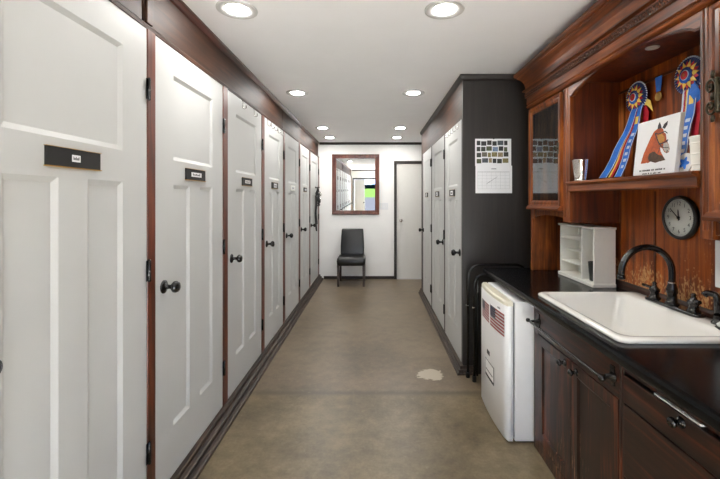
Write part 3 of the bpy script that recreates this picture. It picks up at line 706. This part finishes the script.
# sticker and badge
s_ = MB()
def dpx(px, py):           # point of the door front for a spot in the photo
    y = 2.4
    for _ in range(20): y = 385 * fx(y) / (px - 374)
    return y, H - (py - 199) * y / 385
ya, yb = 2.585, 2.405
slab_on_door(s_, yb, ya, .240, .352, 0.0, .0015, 1)
slab_on_door(s_, yb + .006, ya - .006, .258, .348, .0015, .0022, 0)
slab_on_door(s_, yb + .02, ya - .02, .285, .291, .0022, .0027, 1, 2)
s_.build('energy_sticker', ['fridge', 'ink'], fd)
s_ = MB(); slab_on_door(s_, 2.49, 2.55, .392, .420, 0, .001, 0, 2); s_.build('logo_mark', 'ink', fd)
s_ = MB()
for k in range(4): slab_on_door(s_, 2.305 + k * .011, 2.313 + k * .011, .748, .757 if k != 1 else .760, 0, .001, 0, 1)
s_.build('badge', 'ink_grey', fd)
def flag(ya, yb, za, zb, label):
    """ya is the far (left) edge, canton at the top left"""
    mb = MB(); slab_on_door(mb, yb, ya, za, zb, .0005, .002, 0)
    h = (zb - za) / 13
    for k in range(0, 13, 2): slab_on_door(mb, yb, ya, zb - (k + 1) * h, zb - k * h, .002, .0024, 1)
    cw = (ya - yb) * .42; c0, c1 = ya - cw, ya; cz = zb - 7 * h
    slab_on_door(mb, c0, c1, cz, zb, .0024, .003, 2)
    for r in range(5):
        for c in range(6):
            yy = c0 + (c + .5) * cw / 6; zz = cz + (r + .5) * 7 * h / 5
            ring = []
            for k in range(10):
                rad = .0045 if k % 2 == 0 else .0018; a = PI / 2 + k * PI / 5
                ring.append(on_door(yy + rad * math.cos(a), zz + rad * math.sin(a), .0032))
            mb.add(ring, [tuple(range(10))], 0)
    yc = (ya + yb) / 2
    return tag(mb.build('flag_magnet', ['flag_white', 'flag_red', 'flag_blue'], loc=on_door(yc, za, 0), recalc=False), label, 'magnet', 'flag magnets')
flag(2.675, 2.495, .607, .722, 'smaller american flag magnet at left on the white fridge door')
flag(2.472, 2.245, .605, .735, 'larger american flag magnet at right on the white fridge door')

# ------------------------------------------------------------------ folded tubular rack between closet and fridge
t = thing('folding_rack', 'black tubular folding rack standing between dark closet end and fridge', 'rack', (.78, 3.02, 0))
MB().tube(arc_path([(.742, 3.045, .012), (.742, 3.02, .895), (1.20, 3.02, .895), (1.20, 3.045, .012)], .10, 8), .0095, 12).build('outer_frame', 'black_hw', t)
MB().tube(arc_path([(.775, 2.975, .012), (.775, 2.965, .832), (1.16, 2.965, .832), (1.16, 2.975, .012)], .09, 8), .0095, 12).build('inner_frame', 'black_hw', t)
MB().tube([(.80, 2.985, .04), (.80, 2.965, .82)], .0075, 10).build('strut', 'black_hw', t)
for x, y in ((.742, 3.046), (.775, 2.975), (1.2, 3.046), (1.16, 2.975)):
    MB().lathe((x, y, 0), (0, 0, 1), [(.016, 0), (.016, .04), (.013, .045)], n=12).build('foot', 'rubber', t)
for x, y in ((.742, 3.02), (.775, 2.96)):
    MB().lathe((x - .022, y, .575), (1, 0, 0), [(.003, 0), (.008, .003), (.008, .008), (.004, .012), (.004, .024)], n=10).build('bolt', 'chrome', t)

# ------------------------------------------------------------------ hutch
HX, HB = 1.16, 1.455
HY1, HY0 = 2.85, 0.83
NY0, NY1 = 1.370, 2.279       # niche
HZ = 2.11
t = hutch = thing('hutch', 'tall carved brown wooden hutch with arched niche standing on the countertop', 'hutch', (1.3, 1.84, KT))
MB().box(HX, HB, HY1 - .022, HY1, KT + .001, HZ).build('side_panel', 'hutch', t, bevel=.002)
MB().box(HX, HB, HY0, HY0 + .022, KT + .001, HZ).build('side_panel', 'hutch', t, bevel=.002)
MB().box(HB, XR - .001, HY0, HY1, KT + .001, HZ).build('back_panel', 'backsplash', t)
bt = MB()
for y in (2.60, 2.27, 1.99, 1.60, 1.36, 1.1): bt.box(HB - .006, HB, y - .004, y + .004, .95, 1.45)
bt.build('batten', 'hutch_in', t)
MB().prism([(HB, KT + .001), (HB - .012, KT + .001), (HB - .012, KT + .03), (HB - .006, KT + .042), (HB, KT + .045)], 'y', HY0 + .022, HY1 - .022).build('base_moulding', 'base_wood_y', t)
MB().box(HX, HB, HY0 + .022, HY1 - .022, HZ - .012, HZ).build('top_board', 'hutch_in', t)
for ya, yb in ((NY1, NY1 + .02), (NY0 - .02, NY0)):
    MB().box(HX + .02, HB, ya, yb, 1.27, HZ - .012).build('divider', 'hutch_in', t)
# face posts beside the niche, with a bead
for ya, yb in ((NY1, NY1 + .084), (NY0 - .05, NY0)):
    m_ = MB().box(HX, HX + .02, ya, yb, 1.27, HZ)
    for q in (.3, .7):
        m_.lathe((HX, ya + (yb - ya) * q, 1.30), (0, 0, 1), [(.004, 0), (.004, .78)], n=8)
    m_.build('face_post', 'hutch', t, bevel=.003)
MB().box(HX, HX + .02, HY1 - .05, HY1 - .022, 1.27, HZ).build('face_post', 'hutch', t, bevel=.003)
# shelf of the niche
MB().prism([(HX - .02, 1.495), (HX - .03, 1.50), (HX - .03, 1.507), (HX - .024, 1.511), (HB, 1.511), (HB, 1.490), (HX + .012, 1.490), (HX + .012, 1.451), (HX - .006, 1.451), (HX - .01, 1.456), (HX - .01, 1.488)], 'y', NY0 + .001, NY1 - .001).build('shelf', 'hutch_y', t)
# lower boards and skirts of the two upper cabinets
for ya, yb in ((NY1 + .02, HY1 - .022), (HY0 + .022, NY0 - .02)):
    MB().box(HX + .02, HB, ya, yb, 1.30, 1.32).build('cabinet_floor', 'hutch_in', t)
    m_ = MB(); pts = []
    for k in range(21):
        u = k / 20; pts.append((ya + (yb - ya) * u, 1.272 + .030 * math.sin(PI * u) ** .5))
    m_.prism([(ya, 1.33)] + pts + [(yb, 1.33)], 'x', HX + .012, HX + .028).build('skirt', 'hutch', t)
# arched valance
m_ = MB(); pts = []
for k in range(41):
    u = k / 40; yy = NY0 + (NY1 - NY0) * u; d = min(u, 1 - u) * (NY1 - NY0)
    if d < .03: z = 2.016
    else:
        q = (d - .03) / ((NY1 - NY0) / 2 - .03); z = 2.022 + .066 * math.sin(q * PI / 2) ** .75
    pts.append((yy, z))
m_.prism(pts + [(NY1, HZ), (NY0, HZ)], 'x', HX, HX + .02).build('arched_valance', 'hutch_y', t)
ed = MB().tube([(HX + .001, y, z + .005) for y, z in pts], .0035, 6); ed.build('valance_bead', 'carve', t)
# crown moulding with mitred returns
prof = [(0, 2.078), (.010, 2.080), (.020, 2.086), (.024, 2.094), (.020, 2.102), (.014, 2.105), (.022, 2.112), (.022, 2.156), (.028, 2.160), (.028, 2.206), (.040, 2.207), (.047, 2.211), (.047, 2.218), (.038, 2.224), (.028, 2.227),
        (.030, 2.245), (.036, 2.268), (.048, 2.292), (.066, 2.311), (.076, 2.317), (.076, 2.324), (.085, 2.327), (.093, 2.338), (.093, 2.356), (0, 2.357)]
m_ = MB(); lp = []
for o_, z in prof: lp.append([(HB, HY1 + o_, z), (HX - o_, HY1 + o_, z), (HX - o_, HY0 - o_, z), (HB, HY0 - o_, z)])
m_.loft(lp, smooth=False, caps=(False, False), closed=False)
crown = m_.build('crown', 'hutch_y', t, recalc=True)
cv = MB(); y = HY1 + .022
while y > HY0 - .02:
    x = HX - .028
    for k in range(5):
        a = -1.0 + k * .5
        cv.ball((x, y - .013 * math.sin(a), 2.172 + .019 * math.cos(a)), .0058, n=6, sq=(1.2, .8, 1.3))
    cv.ball((x, y, 2.172), .009, n=8, sq=(1, .9, 1.1))
    cv.ball((x, y - .019, 2.192), .006, n=6); cv.ball((x, y - .019, 2.170), .0055, n=6, sq=(1, .7, 1.7))
    y -= .038
cv.tube([(HX - .030, HY1 + .03, 2.163), (HX - .030, HY0 - .03, 2.163)], .003, 6)
cv.build('carved_band', 'carve', crown)
# recessed puck in the niche ceiling
pk = MB().lathe((1.262, 1.745, HZ - .012), (0, 0, -1), [(.028, 0), (.028, .004), (.022, .006), (.020, .004), (.003, .005)], n=24).build('niche_light', 'puck_lens', t)
# ribbon rail on the niche back
MB().box(HB - .010, HB, NY0 + .001, NY1 - .001, 2.026, 2.040).build('ribbon_rail', 'hutch_y', t, bevel=.002)
MB().box(HB - .008, HB, NY1 - .05, NY1 - .001, 1.512, 2.026).build('corner_strip', 'hutch', t, bevel=.002)
# cabinet doors
def hutch_door(ya, yb, za, zb, glazed, lip):
    m_ = MB(); fw = .052
    prof = [(0, 0), (0, .016), (.006, .020), (.016, .018), (.022, .013), (.036, .013), (.042, .010), (fw, .002), (fw, 0)]
    lp = [[(HX - d, ya + i, za + i), (HX - d, yb - i, za + i), (HX - d, yb - i, zb - i), (HX - d, ya + i, zb - i)] for i, d in prof]
    lp.append(lp[0])
    m_.loft(lp, smooth=False, caps=(False, False))
    if not glazed: panel_slab(m_, -1, HX - .004, ya + fw - .006, yb - fw + .006, za + fw - .006, zb - fw + .006, [(ya + fw, yb - fw, za + fw, zb - fw)], th=.01, depth=-.012, bev=.03)
    d = m_.build('door', 'hutch', t)
    MB().prism([(HX - .034, za - .016), (HX - .036, za - .004), (HX - .026, za + .006), (HX - .018, za + .014), (HX, za + .014), (HX, za - .016)], 'y', ya - .004, yb + .004).build('door_moulding', 'hutch_y', d)
    return d, fw
d, fw = hutch_door(NY1 + .086, HY1 - .004, 1.352, 2.068, True, 1)
MB().box(HX - .007, HX - .003, NY1 + .086 + fw - .004, HY1 - .004 - fw + .004, 1.352 + fw - .004, 2.068 - fw + .004).build('glass_pane', 'glass', d)
kn = MB().lathe((HX - .016, NY1 + .086 + .026, 1.725), (-1, 0, 0), [(.013, 0), (.013, .003), (.005, .006), (.005, .014), (.011, .02), (.011, .028), (.003, .032)], n=14)
kn.box(HX - .019, HX - .016, NY1 + .10, NY1 + .124, 1.69, 1.76); kn.build('latch', 'verdigris', d)
d, fw = hutch_door(HY0 + .004, NY0 - .053, 1.352, 2.068, False, -1)
def scroll_hinge(yc, zc):
    m_ = MB(); x = HX - .022
    m_.lathe((x - .004, yc, zc - .045), (0, 0, 1), [(.003, -.014), (.008, -.008), (.004, 0), (.0075, .004), (.0075, .086), (.004, .09), (.008, .098), (.003, .104)], n=10)
    for s2 in (-1, 1):
        for s3 in (-1, 1):
            pts = []
            for k in range(22):
                a = k / 21 * 2.6 * PI; r = .026 * (1 - k / 26)
                pts.append((x, yc + s2 * (.030 + r * math.cos(a + PI) * .85), zc + s3 * (.034 + r * math.sin(a) * 1.1)))
            m_.tube(pts, .0042, 6)
            m_.ball((x, yc + s2 * .03, zc + s3 * .034), .007, n=8)
        m_.ball((x, yc + s2 * .020, zc), .012, n=8, sq=(.5, 1, 1.5))
        m_.ball((x, yc + s2 * .022, zc + .075), .009, n=8, sq=(.5, 1, 1.8)); m_.ball((x, yc + s2 * .022, zc - .075), .009, n=8, sq=(.5, 1, 1.8))
    return m_
scroll_hinge(NY0 - .098, 1.755).build('scroll_hinge', 'verdigris', d)

# ------------------------------------------------------------------ things around the hutch
def cup(x, y, z, mat, r0, r1, h, label, ribs=False):
    m_ = MB().lathe((x, y, z), (0, 0, 1), [(r0 * .98, 0), (r0 * 1.06, .003), (r0 * 1.02, .010), (r0 * .96, .014), (r0 + (r1 - r0) * .5, h * .5), (r1 * .99, h - .008), (r1 * 1.03, h - .005), (r1 * 1.03, h), (r1 * .96, h), (r1 * .9, h - .02), (r0 * .88, .02), (.002, .018)], n=32)
    if ribs:
        for zz in (h * .2, h * .5, h * .8):
            m_.lathe((x, y, z + zz), (0, 0, 1), [(r0 + (r1 - r0) * zz / h, -.003), (r0 + (r1 - r0) * zz / h + .002, 0), (r0 + (r1 - r0) * zz / h, .003)], n=32, caps=(False, False))
    return tag(m_.build('cup', mat, loc=(x, y, z)), label, 'cup')
cup(1.187, 2.212, 1.511, 'silver', .033, .044, .124, 'silver julep cup at the left end of the niche shelf')
cup(1.222, 1.421, 1.511, 'unit_white', .040, .046, .132, 'pale ribbed cup at the right end of the niche shelf', True)

# horse painting, leaning back a little
t = thing('horse_canvas', 'square white canvas of a bridled chestnut horse head on the shelf', 'painting', (1.2, 1.66, 1.512))
LX, LT = 1.2005, .105                       # foot of the face, lean (dx per dz)
cy0, cy1, ch = 1.540, 1.786, .247
def cv_pt(u, v, n=0.0):                     # u left->right in view, v up, n out of the face
    z = 1.512 + v * ch
    return (LX + v * ch * LT - n, cy1 - u * (cy1 - cy0), z + .0 * n)
c0 = [cv_pt(0, 0), cv_pt(1, 0), cv_pt(1, 1), cv_pt(0, 1)]
c1 = [(x + .020, y, z) for x, y, z in c0]
MB().hexa([c0[0], c0[1], c1[1], c1[0]], [c0[3], c0[2], c1[2], c1[3]]).build('canvas', 'paper', t, bevel=.002)
def zuv(px, py):                            # crop pixel -> canvas uv
    u, v = .5, .5
    TL, TR, BL, BR = (56, 95), (338, 24), (20, 452), (300, 440)
    for _ in range(30):
        x = (1 - v) * ((1 - u) * BL[0] + u * BR[0]) + v * ((1 - u) * TL[0] + u * TR[0])
        y = (1 - v) * ((1 - u) * BL[1] + u * BR[1]) + v * ((1 - u) * TL[1] + u * TR[1])
        u += (px - x) / 281; v -= (py - y) / 380
    return u, v
hm = MB()
def blot(pts, mi, lay):
    hm.add([cv_pt(*zuv(*p), n=.0006 + lay * .0003) for p in pts], [tuple(range(len(pts)))], mi)
blot([(80, 365), (90, 330), (100, 300), (125, 245), (150, 190), (172, 150), (195, 132), (225, 128), (246, 142), (252, 180), (255, 215), (268, 240), (274, 270), (270, 292), (255, 300), (240, 290), (228, 265), (214, 258), (218, 290), (248, 346), (215, 352), (182, 362), (150, 352), (130, 362), (105, 354)], 0, 0)
blot([(80, 365), (100, 300), (125, 245), (150, 190), (175, 150), (182, 180), (168, 240), (150, 285), (125, 320), (118, 362)], 1, 1)
blot([(140, 300), (165, 285), (200, 290), (215, 300), (246, 340), (246, 346), (182, 360), (140, 350), (132, 330)], 2, 1)
blot([(168, 262), (200, 268), (222, 292), (228, 312), (208, 310), (188, 296)], 1, 2)
blot([(196, 175), (225, 165), (243, 188), (240, 215), (215, 232), (198, 215)], 3, 1)
blot([(236, 232), (258, 226), (270, 250), (272, 285), (258, 296), (242, 284), (232, 262)], 4, 1)
blot([(232, 128), (246, 140), (250, 165), (240, 160)], 5, 1)
for e in ([(196, 134), (200, 108), (211, 84), (220, 108), (224, 128)], [(228, 126), (240, 100), (264, 79), (260, 106), (244, 134)]): blot(e, 6, 1)
def strap(pts, w, mi=6, lay=3):
    for (ax, ay), (bx, by) in zip(pts, pts[1:]):
        l = math.hypot(bx - ax, by - ay); nx, ny = -(by - ay) / l * w, (bx - ax) / l * w
        blot([(ax - nx, ay - ny), (bx - nx, by - ny), (bx + nx, by + ny), (ax + nx, ay + ny)], mi, lay)
strap([(180, 160), (205, 168), (246, 150), (262, 165)], 3); strap([(182, 165), (205, 225), (222, 250)], 3.5); strap([(205, 236), (238, 228), (266, 208)], 3.5)
strap([(222, 250), (240, 262), (268, 262)], 2.5); strap([(214, 258), (200, 300)], 2); strap([(258, 226), (262, 210)], 3); strap([(262, 280), (256, 298)], 3.5)
hm.build('horse_head', ['horse_a', 'horse_b', 'horse_c', 'horse_d', 'horse_e', 'paper', 'horse_k'], t, recalc=False)
cp = MB()
for row, (v, a, b_) in enumerate(((.098, .17, .80), (.040, .25, .70))):
    u = a
    while u < b_:
        w = random.uniform(.012, .03); hh = .013 if row else .016
        p = [cv_pt(u, v - hh, .0008), cv_pt(min(u + w, b_), v - hh, .0008), cv_pt(min(u + w, b_), v + hh * random.uniform(.4, 1), .0008), cv_pt(u, v + hh * random.uniform(.4, 1), .0008)]
        cp.add(p, [(0, 1, 2, 3)]); u += w + random.choice([.006, .006, .008, .03])
cp.build('caption', 'ink', t, recalc=False)

# rosettes
def rosette(yc, zc, label, streams, tails):
    X0 = HB - .012
    t = thing('prize_rosette', label, 'ribbon rosette', (X0, yc, zc), 'prize rosettes')
    def P(u, v, n): return (X0 - n, yc - u, zc + v)
    def ring(mb, r0, r1, n0, n1, seg, mi_a, mi_b, depth=.004):
        for k in range(seg):
            a, b_, c = 2 * PI * k / seg, 2 * PI * (k + .5) / seg, 2 * PI * (k + 1) / seg
            q = lambda r, an, n: P(r * math.cos(an), r * math.sin(an), n)
            mb.add([q(r0, a, n0), q(r1, a, n1), q(r1, b_, n1 + depth), q(r0, b_, n0 + depth)], [(0, 1, 2, 3)], mi_a)
            mb.add([q(r0, b_, n0 + depth), q(r1, b_, n1 + depth), q(r1, c, n1), q(r0, c, n0)], [(0, 1, 2, 3)], mi_b)
    MB().lathe(P(0, 0, 0), (-1, 0, 0), [(.06, .001), (.06, .008)], n=24).build('backing', 'navy', t)
    m_ = MB(); ring(m_, .048, .083, .012, .010, 40, 0, 0); ring(m_, .0775, .0845, .0125, .0115, 40, 1, 0)
    ring(m_, .040, .062, .020, .016, 36, 0, 0); m_.build('pleats', ['navy', 'ribbon_white'], t, recalc=False)
    m_ = MB()
    for k in range(20):
        a = 2 * PI * k / 20; w = 2 * PI / 20
        mi = k % 2; tip = .068 if mi == 0 else .066; lay = .025 if mi == 0 else .0225
        rb = .040; w *= 1.0 if mi == 0 else 1.35
        m_.add([P(rb * math.cos(a - w), rb * math.sin(a - w), lay), P(tip * math.cos(a), tip * math.sin(a), lay - .002), P(rb * math.cos(a + w), rb * math.sin(a + w), lay), P(.034 * math.cos(a), .034 * math.sin(a), lay + .004)],
               [(0, 1, 3), (3, 1, 2)] if mi == 0 else [(0, 1, 3), (3, 1, 2)], mi)
    m_.build('petals', ['gold', 'red'], t, recalc=False)
    m_ = MB(); ring(m_, .020, .036, .032, .029, 30, 0, 1, .003); m_.build('inner_ruffle', ['navy', 'blue'], t, recalc=False)
    m_ = MB().lathe(P(0, 0, .028), (-1, 0, 0), [(.023, 0), (.023, .006), (.021, .007)], n=28, mi=1)
    m_.lathe(P(0, 0, .0345), (-1, 0, 0), [(.020, 0), (.019, .0015), (.004, .002)], n=28, mi=0)
    m_.add([P(.0105 * (1 if k % 2 == 0 else .42) * math.cos(PI / 2 + k * PI / 5), .0105 * (1 if k % 2 == 0 else .42) * math.sin(PI / 2 + k * PI / 5), .0385) for k in range(10)], [tuple(range(10))], 2)
    m_.build('button', ['red', 'ribbon_white', 'horse_d'], t)
    for mat, pts, w0, w1, extra in streams:
        n = len(pts); m_ = MB(); lp = []
        for k, (u, v, nn) in enumerate(pts):
            w = w0 + (w1 - w0) * k / (n - 1)
            lp.append([P(u - w, v, nn), P(u + w, v, nn), P(u + w, v, nn + .0015), P(u - w, v, nn + .0015)])
        m_.loft(lp, 0, False)
        mats = [mat]
        if extra:
            mats += extra[1]
            for (k0, k1, a, b_, mi) in extra[0]:
                # small marks printed on the streamer between sample k0 and k1 (fractions)
                def at(f, s):
                    i = min(int(f * (n - 1)), n - 2); g_ = f * (n - 1) - i
                    u = pts[i][0] * (1 - g_) + pts[i + 1][0] * g_; v = pts[i][1] * (1 - g_) + pts[i + 1][1] * g_; nn = pts[i][2] * (1 - g_) + pts[i + 1][2] * g_
                    w = w0 + (w1 - w0) * f
                    return P(u + s * w, v, nn + .0022)
                ns = max(1, int((k1 - k0) * (n - 1) * 2))
                for q_ in range(ns):
                    f0 = k0 + (k1 - k0) * q_ / ns; f1 = k0 + (k1 - k0) * (q_ + 1) / ns
                    m_.add([at(f0, a), at(f0, b_), at(f1, b_), at(f1, a)], [(0, 1, 2, 3)], mi)
        m_.build('streamer', mats, t)
    for mat, loop, r in tails:
        m_ = MB(); lp = []
        for u, v, nn, du, dv in loop: lp.append([P(u - du, v - dv, nn), P(u + du, v + dv, nn), P(u + du, v + dv, nn + .002), P(u - du, v - dv, nn + .002)])
        m_.loft(lp, 0, False).build('bow_tail', mat, t)
    return t
ZR = 1.952
def fall(u0, u1, n1, vend=-.436, k=9, n0=.006, v0=-.03):
    return [(u0 + (u1 - u0) * (i / (k - 1)) ** 1.15, v0 + (vend - v0) * i / (k - 1), n0 + (n1 - n0) * (i / (k - 1)) ** 1.2 + .004 * math.sin(i * 1.7)) for i in range(k)]
word = [(.42 + i * .085, .46 + i * .085, -.5 + .08 * (i % 3), .5 - .1 * (i % 2), 1) for i in range(6)]
edge = [(0, 1, -1, -.82, 1), (0, 1, .82, 1, 1)]
rosette(2.098, ZR + .012, 'left prize rosette, long blue streamers fanning down to the shelf', [
    ('blue', fall(-.005, -.055, .160), .024, .036, (edge, ['ribbon_white'])),
    ('gold', fall(.004, -.010, .152), .008, .007, None),
    ('red', fall(.012, .006, .150), .008, .007, None),
    ('blue', fall(.028, .046, .140), .022, .028, (word + [(.2, .3, -.5, .5, 2)] + edge, ['ribbon_white', 'gold'])),
], [('gold', [(.05, -.02, .004, .004, .004), (.085, -.05, .012, .022, .006), (.105, -.085, .012, .02, -.02)], 0),
    ('red', [(.045, -.04, .002, .01, .0), (.065, -.10, .006, .022, 0), (.062, -.17, .008, .02, 0)], 0)])
rosette(1.748, ZR + .020, 'right prize rosette beside the niche post, with blue and red tails', [
    ('ribbon_white', fall(-.026, -.034, .075), .006, .006, None),
    ('red', fall(-.016, -.022, .075), .006, .006, None),
    ('gold', fall(-.006, -.010, .075), .006, .006, None),
    ('blue', fall(.022, .024, .085), .024, .030, (word + [(.16, .26, -.5, .5, 2)] + edge, ['ribbon_white', 'gold'])),
    ('red', fall(.050, .060, .05), .018, .020, None),
], [('blue', [(.02, -.04, .016, .010, .012), (.045, -.085, .026, .022, .010), (.062, -.125, .014, .020, .012)], 0)])

t = thing('medal', 'round gold medal on a short blue ribbon between the two rosettes', 'medal', (HB - .012, 1.951, 1.905))
X0 = HB - .012
MB().hexa([(X0 - .002, 1.937, 1.956), (X0 - .002, 1.967, 1.956), (X0, 1.967, 1.956), (X0, 1.937, 1.956)], [(X0 - .002, 1.926, 2.030), (X0 - .002, 1.974, 2.030), (X0, 1.974, 2.030), (X0, 1.926, 2.030)]).build('medal_ribbon', 'blue', t)
MB().lathe((X0, 1.951, 1.930), (-1, 0, 0), [(.022, 0), (.0225, .001), (.0225, .004), (.019, .005), (.018, .0035), (.004, .0045)], n=28).build('medallion', 'brass', t)
t = thing('round_plaque', 'small round white plaque with blue emblem between canvas and pale cup', 'plaque', (1.236, 1.530, 1.512))
def PQ(u, v, n): return (1.236 - n + .15 * v, 1.530 - u, 1.5525 + v)
m_ = MB(); lp = []
for r, n in ((.040, -.004), (.041, 0), (.039, .003), (.034, .003), (.002, .003)):
    lp.append([PQ(r * math.cos(2 * PI * k / 28), r * math.sin(2 * PI * k / 28), n) for k in range(28)])
m_.loft(lp, 0, False).build('disc', 'paper', t)
m_ = MB(); ring_ = [PQ((.02 + .006 * math.cos(5 * a)) * math.cos(a), (.02 + .006 * math.cos(5 * a)) * math.sin(a), .0036) for a in [2 * PI * k / 40 for k in range(40)]]
m_.add(ring_, [tuple(range(40))]).build('emblem', 'blue', t, recalc=False)

# clock
CXc, CYc, CZc = HB, 1.815, 1.322
t = thing('wall_clock', 'round black wall clock on the wooden back below the niche shelf', 'clock', (CXc, CYc, CZc - .1))
MB().lathe((CXc, CYc, CZc), (-1, 0, 0), [(.100, .001), (.104, .008), (.104, .016), (.100, .024), (.094, .026), (.089, .023), (.087, .014)], n=48, caps=(True, False)).build('case', 'clock_black', t)
MB().lathe((CXc, CYc, CZc), (-1, 0, 0), [(.088, .010), (.088, .0175), (.002, .0175)], n=48, caps=(True, True)).build('dial', 'clock_face', t)
def dial(u, v, n): return (CXc - n, CYc - u, CZc + v)
nm = MB()
for k in range(1, 13):
    a = PI / 2 - k * PI / 6; vs, fs = text_mesh(str(k), .026)
    nm.add([dial(.066 * math.cos(a) + x, .066 * math.sin(a) + y, .0182) for x, y, z in vs], fs)
for k in range(60):
    a = k * PI / 30; r0 = .080 if k % 5 else .0785
    c, s_ = math.cos(a), math.sin(a); w = .0006
    nm.add([dial(r0 * c - w * s_, r0 * s_ + w * c, .0182), dial(0.083 * c - w * s_, 0.083 * s_ + w * c, .0182), dial(0.083 * c + w * s_, 0.083 * s_ - w * c, .0182), dial(r0 * c + w * s_, r0 * s_ - w * c, .0182)], [(0, 1, 2, 3)])
nm.build('numerals', 'ink', t, recalc=False)
def hand(name, ang, ln, w, n):
    c, s_ = math.cos(ang), math.sin(ang); m_ = MB()
    q = [(-.014, -w), (ln * .8, -w), (ln, 0), (ln * .8, w), (-.014, w)]
    f = [dial(a * c - b_ * s_, a * s_ + b_ * c, n) for a, b_ in q]; g_ = [dial(a * c - b_ * s_, a * s_ + b_ * c, n + .001) for a, b_ in q]
    m_.add(f + g_, [tuple(range(4, -1, -1)), tuple(range(5, 10))] + [(k, (k + 1) % 5, (k + 1) % 5 + 5, k + 5) for k in range(5)])
    m_.build(name, 'ink', t)
hand('hour_hand', PI / 2 + .07, .040, .0032, .020); hand('minute_hand', PI / 2 + .86, .062, .0022, .022)
MB().lathe(dial(0, 0, .0175), (-1, 0, 0), [(.006, 0), (.006, .007), (.003, .008)], n=16).build('hub', 'ink', t)

# tall white plate on the backsplash at the right edge
t = thing('wall_plate', 'tall white wall plate on worn wooden back at right edge of view', 'wall plate', (HB, 1.575, 1.037))
MB().box(HB - .008, HB, 1.515, 1.635, 1.037, 1.235).build('plate', 'paper', t, bevel=.003)
MB().box(HB - .011, HB - .008, 1.555, 1.595, 1.10, 1.17).build('insert', 'unit_white', t, bevel=.002)

# white shelf unit on the counter
t = thing('countertop_organizer', 'small white open-shelved organizer standing on the black countertop', 'organizer', (1.37, 2.475, KT))
WX0, WX1, WY0, WY1, WZ0, WZ1 = 1.298, 1.425, 2.27, 2.685, KT + .0005, 1.243
MB().box(WX0 - .012, WX1, WY0 - .008, WY1 + .008, WZ0, WZ0 + .022).build('plinth', 'unit_white', t, bevel=.003)
MB().box(WX0 - .012, WX1, WY0 - .010, WY1 + .010, WZ1 - .014, WZ1).build('top', 'unit_white', t, bevel=.003)
for y in (WY0, WY1 - .012): MB().box(WX0, WX1, y, y + .012, WZ0 + .022, WZ1 - .014).build('side', 'unit_white', t, bevel=.001)
MB().box(WX0, WX1 - .006, 2.405, 2.415, WZ0 + .022, WZ1 - .014).build('divider', 'unit_white', t, bevel=.001)
MB().box(WX1 - .006, WX1, WY0 + .012, WY1 - .012, WZ0 + .022, WZ1 - .014).build('back', 'unit_white', t)
for z, dx in ((1.155, .0), (1.062, .03), (.985, .0)):
    s_ = MB().box(WX0 + .004 + dx, WX1 - .006, 2.415, WY1 - .012, z, z + .008)
    sh = s_.build('shelf', 'unit_white', t, bevel=.001)
    if z > 1.1:
        l_ = MB()
        for k in range(9): l_.lathe((WX0 + .006, 2.43 + k * .028, z + .001), (-1, 0, 0), [(.013, 0), (.013, .003)], n=12)
        l_.build('scalloped_trim', 'unit_white', sh)
o = MB().lathe((1.352, 2.35, WZ0 + .0225), (0, 0, 1), [(.030, 0), (.033, .003), (.041, .112), (.042, .115), (.039, .115), (.031, .01), (.002, .008)], n=24).build('tumbler', 'cup_dark', loc=(1.355, 2.345, WZ0 + .0225))
tag(o, 'dark grey tumbler inside the right bay of the white organizer', 'tumbler')

# ------------------------------------------------------------------ light and camera
w = bpy.data.worlds.new('sky'); SC.world = w; w.use_nodes = True
nt = w.node_tree; bg = nt.nodes['Background']
tc = N(nt, 'ShaderNodeTexCoord'); sz = N(nt, 'ShaderNodeSeparateXYZ'); nt.links.new(tc.outputs['Generated'], sz.inputs[0])
cl = noise(nt, tc.outputs['Generated'], 3.5, 5, 0.6)
skyc = ramp(nt, sz.outputs[2], [(0.0, (0.46, 0.66, 1.0, 1)), (0.12, (0.40, 0.62, 1.0, 1)), (0.7, (0.20, 0.40, 0.95, 1))])
nt.links.new(mix(nt, ramp(nt, cl, [(0.55, (0, 0, 0, 1)), (0.72, (0.8,) * 3 + (1,))]), skyc, (0.85, 0.9, 1.0, 1)), bg.inputs['Color'])
bg.inputs['Strength'].default_value = 1.7
su = bpy.data.lights.new('sun', 'SUN'); su.energy = 68.0; su.color = (0.93, 0.97, 1.0); su.angle = .02
so = bpy.data.objects.new('sun', su); COL.objects.link(so); so.rotation_euler = (math.radians(57), 0, math.radians(6)); so.location = (0, -10, 12)

cam = bpy.data.cameras.new('camera'); co = bpy.data.objects.new('camera', cam); COL.objects.link(co)
co.location = (0, 0, H); co.rotation_euler = (PI / 2, 0, 0)
cam.sensor_fit = 'HORIZONTAL'; cam.sensor_width = 36; cam.lens = 385 / 720 * 36
cam.shift_x = (360 - 374) / 720; cam.shift_y = -(239.5 - 199) / 720
cam.clip_start = .02; cam.clip_end = 400
SC.camera = co
vs = SC.view_settings
vs.view_transform = 'Standard'; vs.look = 'None'; vs.gamma = 1; vs.exposure = 1.2
try: vs.use_curve_mapping = False
except Exception: pass
SC.cycles.max_bounces = 10; SC.cycles.diffuse_bounces = 6; SC.cycles.glossy_bounces = 5; SC.cycles.transmission_bounces = 6
SC.cycles.use_denoising = True
